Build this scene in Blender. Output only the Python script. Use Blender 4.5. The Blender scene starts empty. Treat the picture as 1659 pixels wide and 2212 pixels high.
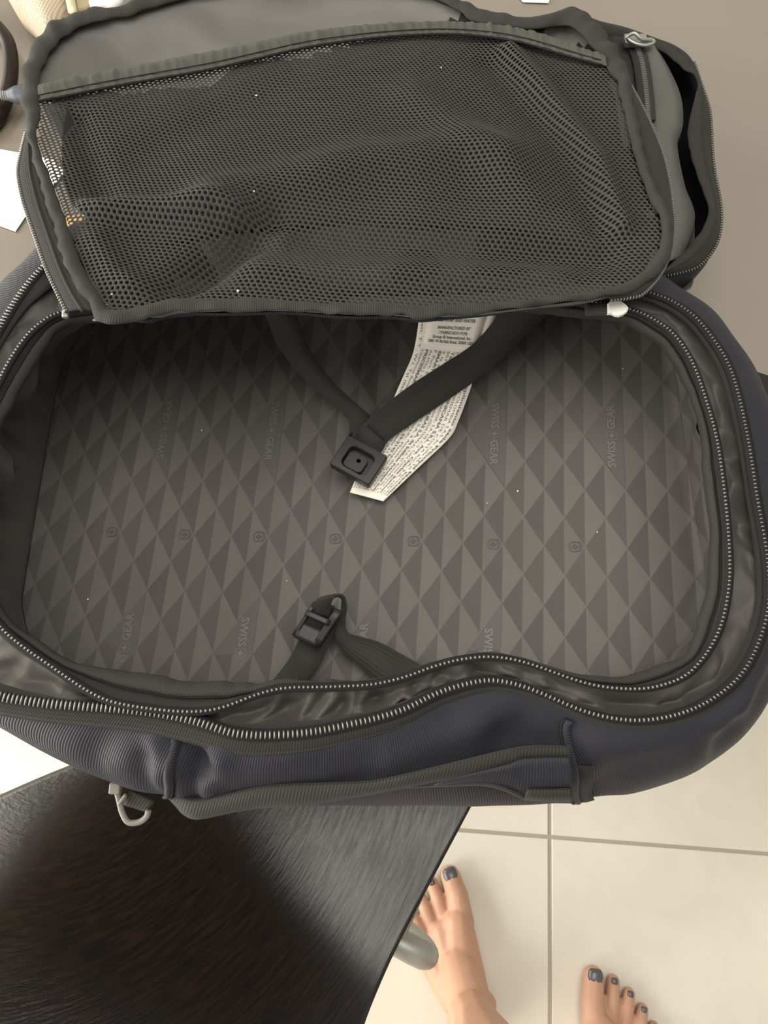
import bpy, math, random
import numpy as np
from mathutils import Vector, Matrix, noise

random.seed(7)
rng = np.random.default_rng(7)
SC = bpy.context.scene
COL = SC.collection

# ------------------------------------------------------------------ camera, world, sun, exposure
CAM_H, TILT, FPX = 1.22, math.radians(20.0), 1659.0
cam_data = bpy.data.cameras.new('camera')
cam_data.sensor_fit = 'HORIZONTAL'
cam_data.sensor_width = 36.0
cam_data.lens = 36.0 * FPX / 1659.0
cam_data.clip_start = 0.01
cam = bpy.data.objects.new('camera', cam_data)
cam.location = (0, 0, CAM_H)
cam.rotation_euler = (TILT, 0, 0)
COL.objects.link(cam)
SC.camera = cam

world = bpy.data.worlds.new('daylight')
SC.world = world
world.use_nodes = True
world.node_tree.nodes['Background'].inputs[0].default_value = (1.0, 0.957, 0.87, 1)
world.node_tree.nodes['Background'].inputs[1].default_value = 0.62

win_data = bpy.data.lights.new('window_light', 'AREA')      # daylight through the wide glass door on the left
win_data.shape = 'RECTANGLE'
win_data.size, win_data.size_y = 1.95, 3.0
win_data.energy = 140.0
win_data.color = (1.0, 0.96, 0.88)
win = bpy.data.objects.new('window_light', win_data)
win.location = (-1.63, 0.0, 1.0)
win.rotation_euler = (0, -math.pi / 2, 0)
COL.objects.link(win)

top_data = bpy.data.lights.new('added_overhead_light', 'AREA')     # overhead light added for the chair seat's sheen and top-down contrast
top_data.shape = 'RECTANGLE'
top_data.size, top_data.size_y = 1.5, 1.3
top_data.energy = 30.0
top_data.color = (1.0, 0.96, 0.88)
top = bpy.data.objects.new('added_overhead_light', top_data)
top.location = (0.15, 0.30, 2.5)
COL.objects.link(top)

SC.view_settings.view_transform = 'Standard'
SC.view_settings.look = 'None'
SC.view_settings.gamma = 1.0
SC.view_settings.use_curve_mapping = False
SC.view_settings.exposure = 0.0

# ------------------------------------------------------------------ helpers
CT, ST = math.cos(TILT), math.sin(TILT)

def ray(px, py):
    x = (px - 829.5) / FPX
    y = -(py - 1106.0) / FPX
    return np.array([x, y * CT + ST, y * ST - CT])

def P(px, py, z):
    """place in the room, at height z, that the photograph shows at this spot"""
    d = ray(px, py)
    s = (z - CAM_H) / d[2]
    return np.array([d[0] * s, d[1] * s, z])

LID_Z0, LID_Y0, LID_K = 0.876, 0.26, -0.17     # plane of the opened lid

def PL(px, py, dz=0.0):
    d = ray(px, py)
    # z = Z0 + dz + K (y - Y0)
    s = (LID_Z0 + dz - LID_K * LID_Y0 - CAM_H) / (d[2] - LID_K * d[1])
    return np.array([d[0] * s, d[1] * s, CAM_H + d[2] * s])

def PZ(pts):
    return np.array([P(*p) for p in pts])

def spline(pts, n, closed=False):
    p = np.asarray(pts, float)
    if closed:
        q = np.vstack([p[-1], p, p[0], p[1]])
        m = len(p)
    else:
        q = np.vstack([2 * p[0] - p[1], p, 2 * p[-1] - p[-2]])
        m = len(p) - 1
    fine = []
    for i in range(m):
        p0, p1, p2, p3 = q[i], q[i + 1], q[i + 2], q[i + 3]
        t = np.linspace(0, 1, 12, endpoint=False)[:, None]
        fine.append(0.5 * (2 * p1 + (p2 - p0) * t + (2 * p0 - 5 * p1 + 4 * p2 - p3) * t ** 2 + (3 * p1 - p0 - 3 * p2 + p3) * t ** 3))
    f = np.vstack(fine + [q[m + 1][None] if not closed else p[0][None]])
    L = np.concatenate([[0], np.cumsum(np.linalg.norm(np.diff(f, axis=0), axis=1))])
    s = np.linspace(0, L[-1], n, endpoint=not closed)
    return np.column_stack([np.interp(s, L, f[:, k]) for k in range(f.shape[1])])

def arclen(p):
    return np.concatenate([[0], np.cumsum(np.linalg.norm(np.diff(p, axis=0), axis=1))])

def nz(x, y, z=0.0, s=1.0):
    return noise.noise(Vector((x * s, y * s, z * s)))

def link(ob, parent=None):
    COL.objects.link(ob)
    if parent is not None:
        ob.parent = parent
        if parent.type == 'EMPTY':
            ob.matrix_parent_inverse = Matrix.Translation(-parent.location)
    return ob

def mesh_obj(name, verts, faces, mat, parent=None, smooth=True, uv=None, loc=None):
    me = bpy.data.meshes.new(name)
    v = np.asarray(verts, float)
    me.from_pydata(v.tolist(), [], [tuple(int(i) for i in f) for f in faces])
    if uv is not None:
        lay = me.uv_layers.new(name='UVMap')
        idx = np.empty(len(me.loops), dtype=np.int32)
        me.loops.foreach_get('vertex_index', idx)
        lay.data.foreach_set('uv', np.asarray(uv, float)[idx].ravel())
    if smooth:
        me.polygons.foreach_set('use_smooth', [True] * len(me.polygons))
    me.materials.append(mat)
    me.update()
    ob = bpy.data.objects.new(name, me)
    if loc is not None:
        ob.location = loc
    return link(ob, parent)

def empty(name, loc, label, cat):
    o = bpy.data.objects.new(name, None)
    o.location = loc
    o.empty_display_size = 0.05
    o['label'] = label
    o['category'] = cat
    return link(o)

def tag(o, label=None, cat=None, kind=None, group=None):
    if label: o['label'] = label
    if cat: o['category'] = cat
    if kind: o['kind'] = kind
    if group: o['group'] = group
    return o

def solidify(o, t, offset=0.0):
    m = o.modifiers.new('thickness', 'SOLIDIFY')
    m.thickness = t
    m.offset = offset
    return o

def grid_faces(nu, nv, closed_u=False):
    f = []
    for j in range(nv - 1):
        for i in range(nu if closed_u else nu - 1):
            i2 = (i + 1) % nu
            f.append((j * nu + i, j * nu + i2, (j + 1) * nu + i2, (j + 1) * nu + i))
    return f

def loft(name, rows, mat, parent=None, closed=False, thick=0.0, flip=False, offset=0.0, disp=None):
    """surface through a list of rows (each n x 3)"""
    rows = [np.asarray(r, float) for r in rows]
    n, m = len(rows[0]), len(rows)
    v = np.vstack(rows)
    us = arclen(np.vstack([rows[m // 2], rows[m // 2][:1]]) if closed else rows[m // 2])[:n]
    vs = arclen(np.array([r[n // 3] for r in rows]))
    uv = np.array([(us[i], vs[j]) for j in range(m) for i in range(n)])
    if disp is not None:
        v = disp(v, uv)
    f = grid_faces(n, m, closed)
    if flip:
        f = [q[::-1] for q in f]
    o = mesh_obj(name, v, f, mat, parent, True, uv)
    if thick:
        solidify(o, thick, offset)
    return o

def band(name, ea, eb, mat, parent=None, n=60, thick=0.0012, k=3, bulge=0.0, flip=False):
    """ribbon between two edge polylines"""
    a, b = spline(ea, n), spline(eb, n)
    rows = []
    for j in range(k):
        t = j / (k - 1)
        r = a * (1 - t) + b * t
        r[:, 2] += bulge * 4 * t * (1 - t)
        rows.append(r)
    return loft(name, rows, mat, parent, thick=thick, flip=flip)

def ribbon(name, path, width, mat, parent=None, normal=(0, 0, 1), n=60, thick=0.0014, roll=None):
    p = spline(path, n)
    t = np.gradient(p, axis=0)
    t /= np.linalg.norm(t, axis=1)[:, None]
    nn = np.tile(np.asarray(normal, float), (n, 1)) if np.ndim(normal) == 1 else spline(normal, n)
    s = np.cross(t, nn)
    s /= np.linalg.norm(s, axis=1)[:, None]
    w = np.full(n, width) if np.isscalar(width) else np.interp(np.linspace(0, 1, n), np.linspace(0, 1, len(width)), width)
    rows = [p + s * (w * q)[:, None] for q in (-0.5, -0.25, 0, 0.25, 0.5)]
    return loft(name, rows, mat, parent, thick=thick)

def tube(name, path, r, mat, parent=None, n=40, seg=10, closed=False, smooth_path=True, cap=True):
    p = spline(path, n, closed) if smooth_path else np.asarray(path, float)
    n = len(p)
    t = np.gradient(p, axis=0) if not closed else np.roll(p, -1, 0) - np.roll(p, 1, 0)
    t /= np.linalg.norm(t, axis=1)[:, None]
    up = np.array([0, 0, 1.0]) if abs(t[0][2]) < 0.9 else np.array([0, 1.0, 0])
    nn = np.cross(t[0], up); nn /= np.linalg.norm(nn)
    verts = []
    rr = np.full(n, r) if np.isscalar(r) else np.interp(np.linspace(0, 1, n), np.linspace(0, 1, len(r)), r)
    for i in range(n):
        nn = nn - t[i] * np.dot(nn, t[i]); nn /= np.linalg.norm(nn)
        bb = np.cross(t[i], nn)
        for k in range(seg):
            a = 2 * math.pi * k / seg
            verts.append(p[i] + rr[i] * (math.cos(a) * nn + math.sin(a) * bb))
    f = []
    for i in range(n if closed else n - 1):
        i2 = (i + 1) % n
        for k in range(seg):
            k2 = (k + 1) % seg
            f.append((i * seg + k, i * seg + k2, i2 * seg + k2, i2 * seg + k))
    if cap and not closed:
        f.append(tuple(range(seg))[::-1])
        f.append(tuple((n - 1) * seg + k for k in range(seg)))
    return mesh_obj(name, verts, f, mat, parent)

def box_arrays(c, sx, sy, sz):
    x, y, z = c
    v = [(x + a * sx / 2, y + b * sy / 2, z + d * sz / 2) for a in (-1, 1) for b in (-1, 1) for d in (-1, 1)]
    f = [(0, 1, 3, 2), (4, 6, 7, 5), (0, 4, 5, 1), (2, 3, 7, 6), (0, 2, 6, 4), (1, 5, 7, 3)]
    return v, f

def boxes(name, lst, mat, parent=None, bevel=0.0, smooth=False, loc=None):
    V, F = [], []
    for c, sx, sy, sz in lst:
        v, f = box_arrays(c, sx, sy, sz)
        b = len(V)
        V += v
        F += [tuple(i + b for i in q) for q in f]
    o = mesh_obj(name, V, F, mat, parent, smooth, loc=loc)
    if bevel:
        m = o.modifiers.new('bevel', 'BEVEL'); m.width = bevel; m.segments = 3; m.limit_method = 'ANGLE'
    return o

def teeth(name, path, pitch, across, height, mat, parent, up=(0, 0, 1), closed=False, lift=0.0, fill=0.6):
    """row of zip teeth standing across the path"""
    L = arclen(np.vstack([path, path[:1]]) if closed else path)[-1]
    n = max(4, int(L / pitch))
    p = spline(path, n, closed) if len(path) < n * 4 else path
    p = spline(path[::max(1, len(path) // 200)], n, closed)
    t = np.gradient(p, axis=0)
    t /= np.linalg.norm(t, axis=1)[:, None]
    u = np.tile(np.asarray(up, float), (n, 1))
    s = np.cross(t, u); s /= np.linalg.norm(s, axis=1)[:, None]
    u = np.cross(s, t)
    ac = np.full(n, across) if np.isscalar(across) else np.interp(np.linspace(0, 1, n), np.linspace(0, 1, len(across)), across)
    V, F = [], []
    q = pitch * fill / 2
    ring = [(-1, -.55), (-.72, -1), (.72, -1), (1, -.55), (1, .55), (.72, 1), (-.72, 1), (-1, .55)]
    for i in range(n):
        b = len(V)
        for h, k in ((0.0, 1.0), (0.55, 1.0), (1.0, 0.55)):
            for a, d in ring:
                V.append(p[i] + s[i] * (a * k * ac[i] / 2) + t[i] * (d * k * q) + u[i] * (h * height + lift))
        for lv in range(2):
            for k in range(8):
                k2 = (k + 1) % 8
                F.append((b + lv * 8 + k, b + lv * 8 + k2, b + lv * 8 + 8 + k2, b + lv * 8 + 8 + k))
        F.append(tuple(b + 16 + k for k in range(8)))
    o = mesh_obj(name, V, F, mat, parent)
    o['kind'] = 'stuff'
    return o

def in_poly(pts, poly):
    pts, poly = np.asarray(pts), np.asarray(poly)
    x, y = pts[:, 0], pts[:, 1]
    ins = np.zeros(len(pts), bool)
    j = len(poly) - 1
    for i in range(len(poly)):
        xi, yi, xj, yj = poly[i][0], poly[i][1], poly[j][0], poly[j][1]
        c = ((yi > y) != (yj > y)) & (x < (xj - xi) * (y - yi) / (yj - yi + 1e-12) + xi)
        ins ^= c
        j = i
    return ins

def poly_dist(pts, line):
    pts, line = np.asarray(pts)[:, :2], np.asarray(line)[:, :2]
    best = np.full(len(pts), 1e9)
    for a, b in zip(line[:-1], line[1:]):
        ab = b - a
        t = np.clip(((pts - a) @ ab) / (ab @ ab + 1e-12), 0, 1)
        best = np.minimum(best, np.linalg.norm(pts - (a + t[:, None] * ab), axis=1))
    return best

# ------------------------------------------------------------------ materials
def material(name, color, rough=0.6, spec=0.5, metal=0.0, sheen=0.0, coat=0.0, coat_rough=0.1):
    m = bpy.data.materials.new(name)
    m.use_nodes = True
    nt = m.node_tree
    b = nt.nodes['Principled BSDF']
    b.inputs['Base Color'].default_value = (*color, 1)
    b.inputs['Roughness'].default_value = rough
    b.inputs['Specular IOR Level'].default_value = spec
    b.inputs['Metallic'].default_value = metal
    if sheen:
        b.inputs['Sheen Weight'].default_value = sheen * 0.4
        b.inputs['Sheen Roughness'].default_value = 0.5
    if coat:
        b.inputs['Coat Weight'].default_value = coat
        b.inputs['Coat Roughness'].default_value = coat_rough
    return m, nt, b

def N(nt, typ, **kw):
    n = nt.nodes.new(typ)
    for k, v in kw.items():
        if k.startswith('i_'):
            n.inputs[k[2:].replace('_', ' ')].default_value = v
        else:
            setattr(n, k, v)
    return n

def mathn(nt, op, a, b=None, c=None):
    n = nt.nodes.new('ShaderNodeMath')
    n.operation = op
    for i, v in enumerate((a, b, c)):
        if v is None: continue
        if isinstance(v, (int, float)):
            n.inputs[i].default_value = v
        else:
            nt.links.new(v, n.inputs[i])
    return n.outputs[0]

def bump_from(nt, b, height, strength, dist):
    bp = N(nt, 'ShaderNodeBump')
    bp.inputs['Strength'].default_value = strength
    bp.inputs['Distance'].default_value = dist
    nt.links.new(height, bp.inputs['Height'])
    nt.links.new(bp.outputs[0], b.inputs['Normal'])

def mix_color(nt, fac, c1, c2):
    n = nt.nodes.new('ShaderNodeMix')
    n.data_type = 'RGBA'
    for s, v in ((n.inputs[6], c1), (n.inputs[7], c2)):
        if isinstance(v, tuple):
            s.default_value = (*v, 1)
        else:
            nt.links.new(v, s)
    if isinstance(fac, (int, float)):
        n.inputs[0].default_value = fac
    else:
        nt.links.new(fac, n.inputs[0])
    return n.outputs[2]

def fabric(name, color, rough=0.7, spec=0.3, sheen=0.15, rib_u=0.0, rib_v=0.0, amp=0.25, mottle=0.12):
    """woven cloth: fine ribs along the cloth's own length (u) or width (v)"""
    m, nt, b = material(name, color, rough, spec * 0.4, sheen=sheen * 0.5)
    uv = N(nt, 'ShaderNodeUVMap', uv_map='UVMap')
    sx = N(nt, 'ShaderNodeSeparateXYZ')
    nt.links.new(uv.outputs[0], sx.inputs[0])
    h = None
    for ax, per in ((0, rib_u), (1, rib_v)):
        if per:
            w = mathn(nt, 'SINE', mathn(nt, 'MULTIPLY', sx.outputs[ax], 2 * math.pi / per))
            h = w if h is None else mathn(nt, 'ADD', h, w)
    tc = N(nt, 'ShaderNodeTexCoord')
    no = N(nt, 'ShaderNodeTexNoise')
    no.inputs['Scale'].default_value = 55
    no.inputs['Detail'].default_value = 4
    nt.links.new(tc.outputs['Object'], no.inputs['Vector'])
    lo = tuple(c * (1 - mottle) for c in color)
    hi = tuple(c * (1 + mottle) for c in color)
    col = mix_color(nt, no.outputs[0], lo, hi)
    if h is not None:
        f = mathn(nt, 'MULTIPLY_ADD', h, 0.25, 0.5)
        col2 = mix_color(nt, f, tuple(c * (1 - amp) for c in color), tuple(c * (1 + amp) for c in color))
        col = mix_color(nt, 0.5, col, col2)
        bump_from(nt, b, h, 0.35, 0.0003)
    nt.links.new(col, b.inputs['Base Color'])
    return m

M = {}
M['navy'] = fabric('navy ripstop', (0.023, 0.023, 0.029), 0.5, 0.38, 0.1, rib_u=0.0014, amp=0.14)
M['binding'] = fabric('grosgrain binding', (0.033, 0.0325, 0.028), 0.75, 0.3, 0.15, rib_u=0.0012, amp=0.25)
M['tape'] = fabric('zip tape', (0.026, 0.0257, 0.0225), 0.75, 0.25, 0.25, rib_u=0.0013, rib_v=0.0013, amp=0.2)
M['webbing'] = fabric('black webbing', (0.030, 0.030, 0.026), 0.65, 0.35, 0.3, rib_v=0.0011, amp=0.3)
M['webbing_rib'] = fabric('black ribbed webbing', (0.026, 0.026, 0.022), 0.65, 0.35, 0.3, rib_u=0.0017, amp=0.5)
M['satin'] = fabric('dark satin gusset', (0.055, 0.051, 0.045), 0.44, 0.5, 0.15, mottle=0.08)
M['lining'] = fabric('charcoal lining', (0.072, 0.069, 0.062), 0.42, 0.9, 0.3, mottle=0.08)
M['lining_pale'] = fabric('grey lid lining', (0.125, 0.121, 0.112), 0.45, 0.5, 0.2, mottle=0.06)
M['casing'] = fabric('gathered hem cloth', (0.062, 0.060, 0.052), 0.6, 0.4, 0.2, mottle=0.1)
M['lining_green'] = fabric('grey green pocket lining', (0.098, 0.096, 0.086), 0.45, 0.5, 0.2, mottle=0.10)
M['mesh'] = material('black net', (0.042, 0.040, 0.035), 0.6, 0.15, sheen=0.05)[0]
M['plastic'] = material('black plastic', (0.022, 0.022, 0.021), 0.4, 0.3)[0]
M['coil'] = material('gunmetal coil', (0.18, 0.172, 0.155), 0.30, 0.6, metal=0.85)[0]
M['coil_dark'] = material('dark nylon coil', (0.11, 0.11, 0.10), 0.4, 0.6, metal=0.2)[0]
M['steel'] = material('satin steel', (0.36, 0.36, 0.33), 0.38, 0.5, metal=0.75)[0]
M['frame'] = material('grey lacquered tube', (0.33, 0.33, 0.29), 0.4, 0.5, metal=0.35)[0]
M['hook'] = material('grey plastic hook', (0.17, 0.165, 0.14), 0.5, 0.4)[0]
M['white_tab'] = material('white rubber tab', (0.72, 0.70, 0.64), 0.5, 0.4)[0]
M['label'] = material('white woven label', (0.80, 0.76, 0.68), 0.75, 0.2)[0]
M['under_net'] = fabric('dark lid cloth', (0.020, 0.018, 0.017), 0.7, 0.25, 0.1)
M['ink'] = material('grey print', (0.20, 0.19, 0.18), 0.8, 0.2)[0]
M['thread'] = material('black thread', (0.012, 0.012, 0.012), 0.8, 0.2)[0]
M['paper'] = material('white paper', (0.86, 0.85, 0.83), 0.8, 0.2)[0]
M['blue_plug'] = material('slate plug', (0.06, 0.072, 0.085), 0.4, 0.5)[0]
M['cable'] = material('grey cable', (0.20, 0.21, 0.20), 0.5, 0.4)[0]
M['leather'] = material('dark brown strap', (0.018, 0.012, 0.009), 0.4, 0.2)[0]
M['tan'] = material('tan card', (0.62, 0.36, 0.16), 0.6, 0.3)[0]
M['cream'] = material('cream trim', (0.55, 0.49, 0.32), 0.5, 0.4)[0]
M['cream_dark'] = material('straw panel', (0.42, 0.35, 0.21), 0.6, 0.3)[0]
M['nail'] = material('chipped slate nail polish', (0.085, 0.085, 0.095), 0.25, 0.6)[0]
M['shorts'] = fabric('dark cotton', (0.02, 0.02, 0.024), 0.85, 0.2, 0.2)

# diamond print lining
LAT_O = np.array([-0.1094, 0.1744])
LAT_I = np.array([0.0125, -0.0004])
LAT_J = np.array([-0.0014, -0.0192])
def diamond_material():
    m, nt, b = material('diamond print lining', (0.1, 0.1, 0.1), 0.55, 0.2, sheen=0.05)
    uv = N(nt, 'ShaderNodeUVMap', uv_map='UVMap')       # uv = lattice coordinates i, j
    sx = N(nt, 'ShaderNodeSeparateXYZ')
    nt.links.new(uv.outputs[0], sx.inputs[0])
    i, j = sx.outputs[0], sx.outputs[1]
    # diamond tips lie at (i, j) with i + j even; a = (i+j)/2, c = (i-j)/2 are the skewed cell coordinates
    a = mathn(nt, 'MULTIPLY', mathn(nt, 'ADD', i, j), 0.5)
    c = mathn(nt, 'MULTIPLY', mathn(nt, 'SUBTRACT', i, j), 0.5)
    fa = mathn(nt, 'FRACT', a)
    fc = mathn(nt, 'FRACT', c)
    s = mathn(nt, 'ADD', fa, fc)                          # 0 .. 2 across the diamond from left tip to right tip
    half = mathn(nt, 'GREATER_THAN', s, 1.0)
    edge = mathn(nt, 'LESS_THAN', mathn(nt, 'ABSOLUTE', mathn(nt, 'SUBTRACT', s, 1.0)), 0.035)
    # each triangle has its own slight tone
    cell = N(nt, 'ShaderNodeCombineXYZ')
    nt.links.new(mathn(nt, 'FLOOR', a), cell.inputs[0])
    nt.links.new(mathn(nt, 'FLOOR', c), cell.inputs[1])
    nt.links.new(half, cell.inputs[2])
    wn = N(nt, 'ShaderNodeTexWhiteNoise')
    nt.links.new(cell.outputs[0], wn.inputs['Vector'])
    tc = N(nt, 'ShaderNodeTexCoord')
    no = N(nt, 'ShaderNodeTexNoise')
    no.inputs['Scale'].default_value = 16
    nt.links.new(tc.outputs['Object'], no.inputs['Vector'])
    base = mix_color(nt, half, (0.074, 0.067, 0.062), (0.104, 0.095, 0.087))
    base = mix_color(nt, mathn(nt, 'MULTIPLY', edge, 0.35), base, (0.122, 0.112, 0.103))
    v = mathn(nt, 'ADD', mathn(nt, 'MULTIPLY_ADD', wn.outputs[0], 0.10, 0.90), mathn(nt, 'MULTIPLY', no.outputs[0], 0.12))
    hv = N(nt, 'ShaderNodeHueSaturation')
    nt.links.new(base, hv.inputs['Color'])
    nt.links.new(v, hv.inputs['Value'])
    nt.links.new(hv.outputs[0], b.inputs['Base Color'])
    nt.links.new(mathn(nt, 'MULTIPLY_ADD', half, -0.12, 0.6), b.inputs['Roughness'])
    return m
M['diamond'] = diamond_material()
M['print_dark'] = material('dark print triangle', (0.074, 0.067, 0.062), 0.6, 0.4, sheen=0.12)[0]
M['print_light'] = material('raised light lettering', (0.113, 0.104, 0.096), 0.5, 0.45)[0]
M['print_mark'] = material('dark outlined emblem', (0.060, 0.055, 0.050), 0.6, 0.4)[0]

def table_material():
    m, nt, b = material('dark brown lacquer', (0.2, 0.155, 0.115), 0.35, 0.8, coat=1.0, coat_rough=0.2)
    b.inputs['Coat IOR'].default_value = 1.7
    tc = N(nt, 'ShaderNodeTexCoord')
    no = N(nt, 'ShaderNodeTexNoise')
    no.inputs['Scale'].default_value = 9
    no.inputs['Detail'].default_value = 6
    nt.links.new(tc.outputs['Object'], no.inputs['Vector'])
    nt.links.new(mix_color(nt, no.outputs[0], (0.185, 0.155, 0.117), (0.218, 0.183, 0.138)), b.inputs['Base Color'])  # brown lightened to stand in for the bright ceiling reflected in the lacquer
    return m
M['table'] = table_material()

def wood_material():
    m, nt, b = material('black stained ash', (0.02, 0.015, 0.012), 0.33, 0.5, coat=0.0, coat_rough=0.2)
    uv = N(nt, 'ShaderNodeUVMap', uv_map='UVMap')
    mp = N(nt, 'ShaderNodeMapping')
    mp.inputs['Scale'].default_value = (300, 26, 1)
    nt.links.new(uv.outputs[0], mp.inputs['Vector'])
    n1 = N(nt, 'ShaderNodeTexNoise')
    n1.inputs['Scale'].default_value = 1.0
    n1.inputs['Detail'].default_value = 5
    n1.inputs['Roughness'].default_value = 0.65
    nt.links.new(mp.outputs[0], n1.inputs['Vector'])
    rp = N(nt, 'ShaderNodeValToRGB')
    rp.color_ramp.elements[0].position = 0.38
    rp.color_ramp.elements[1].position = 0.62
    nt.links.new(n1.outputs[0], rp.inputs[0])
    nt.links.new(mix_color(nt, rp.outputs[0], (0.0012, 0.0008, 0.0006), (0.016, 0.010, 0.007)), b.inputs['Base Color'])
    nt.links.new(mathn(nt, 'MULTIPLY_ADD', rp.outputs[0], -0.10, 0.27), b.inputs['Roughness'])
    bump_from(nt, b, n1.outputs[0], 0.35, 0.0010)
    return m
M['wood'] = wood_material()

def tile_material():
    m, nt, b = material('cream floor tile', (0.70, 0.66, 0.55), 0.38, 0.45)
    tc = N(nt, 'ShaderNodeTexCoord')
    oi = N(nt, 'ShaderNodeObjectInfo')
    add = N(nt, 'ShaderNodeVectorMath', operation='ADD')
    nt.links.new(tc.outputs['Object'], add.inputs[0])
    sc = N(nt, 'ShaderNodeVectorMath', operation='SCALE')
    nt.links.new(oi.outputs['Location'], sc.inputs[0])
    sc.inputs['Scale'].default_value = 3.3
    nt.links.new(sc.outputs[0], add.inputs[1])
    n1 = N(nt, 'ShaderNodeTexNoise')
    n1.inputs['Scale'].default_value = 11
    n1.inputs['Detail'].default_value = 8
    n1.inputs['Distortion'].default_value = 1.2
    nt.links.new(add.outputs[0], n1.inputs['Vector'])
    n2 = N(nt, 'ShaderNodeTexNoise')
    n2.inputs['Scale'].default_value = 60
    nt.links.new(add.outputs[0], n2.inputs['Vector'])
    c = mix_color(nt, n1.outputs[0], (0.64, 0.60, 0.515), (0.79, 0.75, 0.65))
    c = mix_color(nt, mathn(nt, 'MULTIPLY', n2.outputs[0], 0.35), c, (0.72, 0.68, 0.56))
    nt.links.new(c, b.inputs['Base Color'])
    return m
M['tile'] = tile_material()
M['grout'] = material('grey beige grout', (0.42, 0.385, 0.31), 0.9, 0.2)[0]
M['wall'] = material('white wall paint', (0.72, 0.70, 0.66), 0.8, 0.2)[0]

def skin_material():
    m, nt, b = material('skin', (0.58, 0.33, 0.22), 0.5, 0.4)
    b.inputs['Subsurface Weight'].default_value = 0.12
    b.inputs['Subsurface Radius'].default_value = (0.02, 0.008, 0.004)
    b.inputs['Subsurface Scale'].default_value = 0.3
    tc = N(nt, 'ShaderNodeTexCoord')
    n1 = N(nt, 'ShaderNodeTexNoise')
    n1.inputs['Scale'].default_value = 22
    n1.inputs['Detail'].default_value = 4
    nt.links.new(tc.outputs['Object'], n1.inputs['Vector'])
    nt.links.new(mix_color(nt, n1.outputs[0], (0.50, 0.27, 0.18), (0.56, 0.34, 0.23)), b.inputs['Base Color'])
    return m
M['skin'] = skin_material()

def ribbed_cream():
    m, nt, b = material('beige ribbed cloth', (0.66, 0.55, 0.40), 0.7, 0.3)
    uv = N(nt, 'ShaderNodeUVMap', uv_map='UVMap')
    sx = N(nt, 'ShaderNodeSeparateXYZ')
    nt.links.new(uv.outputs[0], sx.inputs[0])
    w = mathn(nt, 'SINE', mathn(nt, 'MULTIPLY', sx.outputs[0], 2 * math.pi / 0.0024))
    w2 = mathn(nt, 'SINE', mathn(nt, 'MULTIPLY', sx.outputs[1], 2 * math.pi / 0.0024))
    h = mathn(nt, 'ADD', w, mathn(nt, 'MULTIPLY', w2, 0.5))
    nt.links.new(mix_color(nt, mathn(nt, 'MULTIPLY_ADD', h, 0.3, 0.5), (0.30, 0.235, 0.155), (0.55, 0.47, 0.37)), b.inputs['Base Color'])
    return m
M['ribbed'] = ribbed_cream()

# ------------------------------------------------------------------ setting: floor, wall
TILE = 0.45
ja, jb = P(990, 1793, 0), P(1659, 1845, 0)
FROT = math.atan2(jb[1] - ja[1], jb[0] - ja[0])
JX = P(1188, 1808, 0)
floor = boxes('floor', [((0, 0, -0.0265), 5.2, 5.2, 0.05)], M['grout'])
tag(floor, 'cream ceramic tiled floor with grey beige joints', kind='structure')
tv, tf = [], []
hs, e = TILE / 2 - 0.0026, 0.0012
for zz, k in ((-0.006, hs), (-0.0008, hs), (0.0, hs - e)):
    tv += [(-k, -k, zz), (k, -k, zz), (k, k, zz), (-k, k, zz)]
for lv in range(2):
    for k in range(4):
        k2 = (k + 1) % 4
        tf.append((lv * 4 + k, lv * 4 + k2, lv * 4 + 4 + k2, lv * 4 + 4 + k))
tf.append((8, 9, 10, 11))
tile_me = None
cr, sr = math.cos(FROT), math.sin(FROT)
for i in range(-5, 5):
    for j in range(-4, 5):
        lx, ly = (i + 0.5) * TILE, (j + 0.5) * TILE
        wx, wy = JX[0] + lx * cr - ly * sr, JX[1] + lx * sr + ly * cr
        if abs(wx) > 2.25 or abs(wy) > 2.25:
            continue
        if tile_me is None:
            o = mesh_obj('tile', tv, tf, M['tile'], floor, smooth=False)
            tile_me = o.data
        else:
            o = link(bpy.data.objects.new('tile', tile_me), floor)
        o.location = (wx, wy, 0.0)
        o.rotation_euler = (0, 0, FROT)

WX = -1.70
wl = boxes('wall_left', [((WX - 0.08, 0, 2.35), 0.16, 4.6, 0.5), ((WX - 0.08, -1.95, 1.05), 0.16, 0.7, 2.1), ((WX - 0.08, 1.95, 1.05), 0.16, 0.7, 2.1)], M['wall'])
tag(wl, 'white wall with a wide door opening towards the daylight', kind='structure')

# ------------------------------------------------------------------ table
TZ = 0.74
TY0, TY1, TX0, TX1 = 0.088, 1.02, -0.80, 0.86
table = empty('dining_table', ((TX0 + TX1) / 2, (TY0 + TY1) / 2, 0), 'dark brown lacquered table under the open backpack', 'table')
boxes('tabletop', [(((TX0 + TX1) / 2, (TY0 + TY1) / 2, TZ - 0.02), TX1 - TX0, TY1 - TY0, 0.04)], M['table'], table, bevel=0.003)
for ay in (TY0 + 0.09, TY1 - 0.09):
    boxes('apron', [(((TX0 + TX1) / 2, ay, TZ - 0.075), TX1 - TX0 - 0.2, 0.02, 0.07)], M['table'], table)
for lx in (TX0 + 0.07, TX1 - 0.07):
    for ly in (TY0 + 0.08, TY1 - 0.08):
        boxes('leg', [((lx, ly, (TZ - 0.04) / 2), 0.07, 0.07, TZ - 0.04)], M['table'], table, bevel=0.003)

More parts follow.
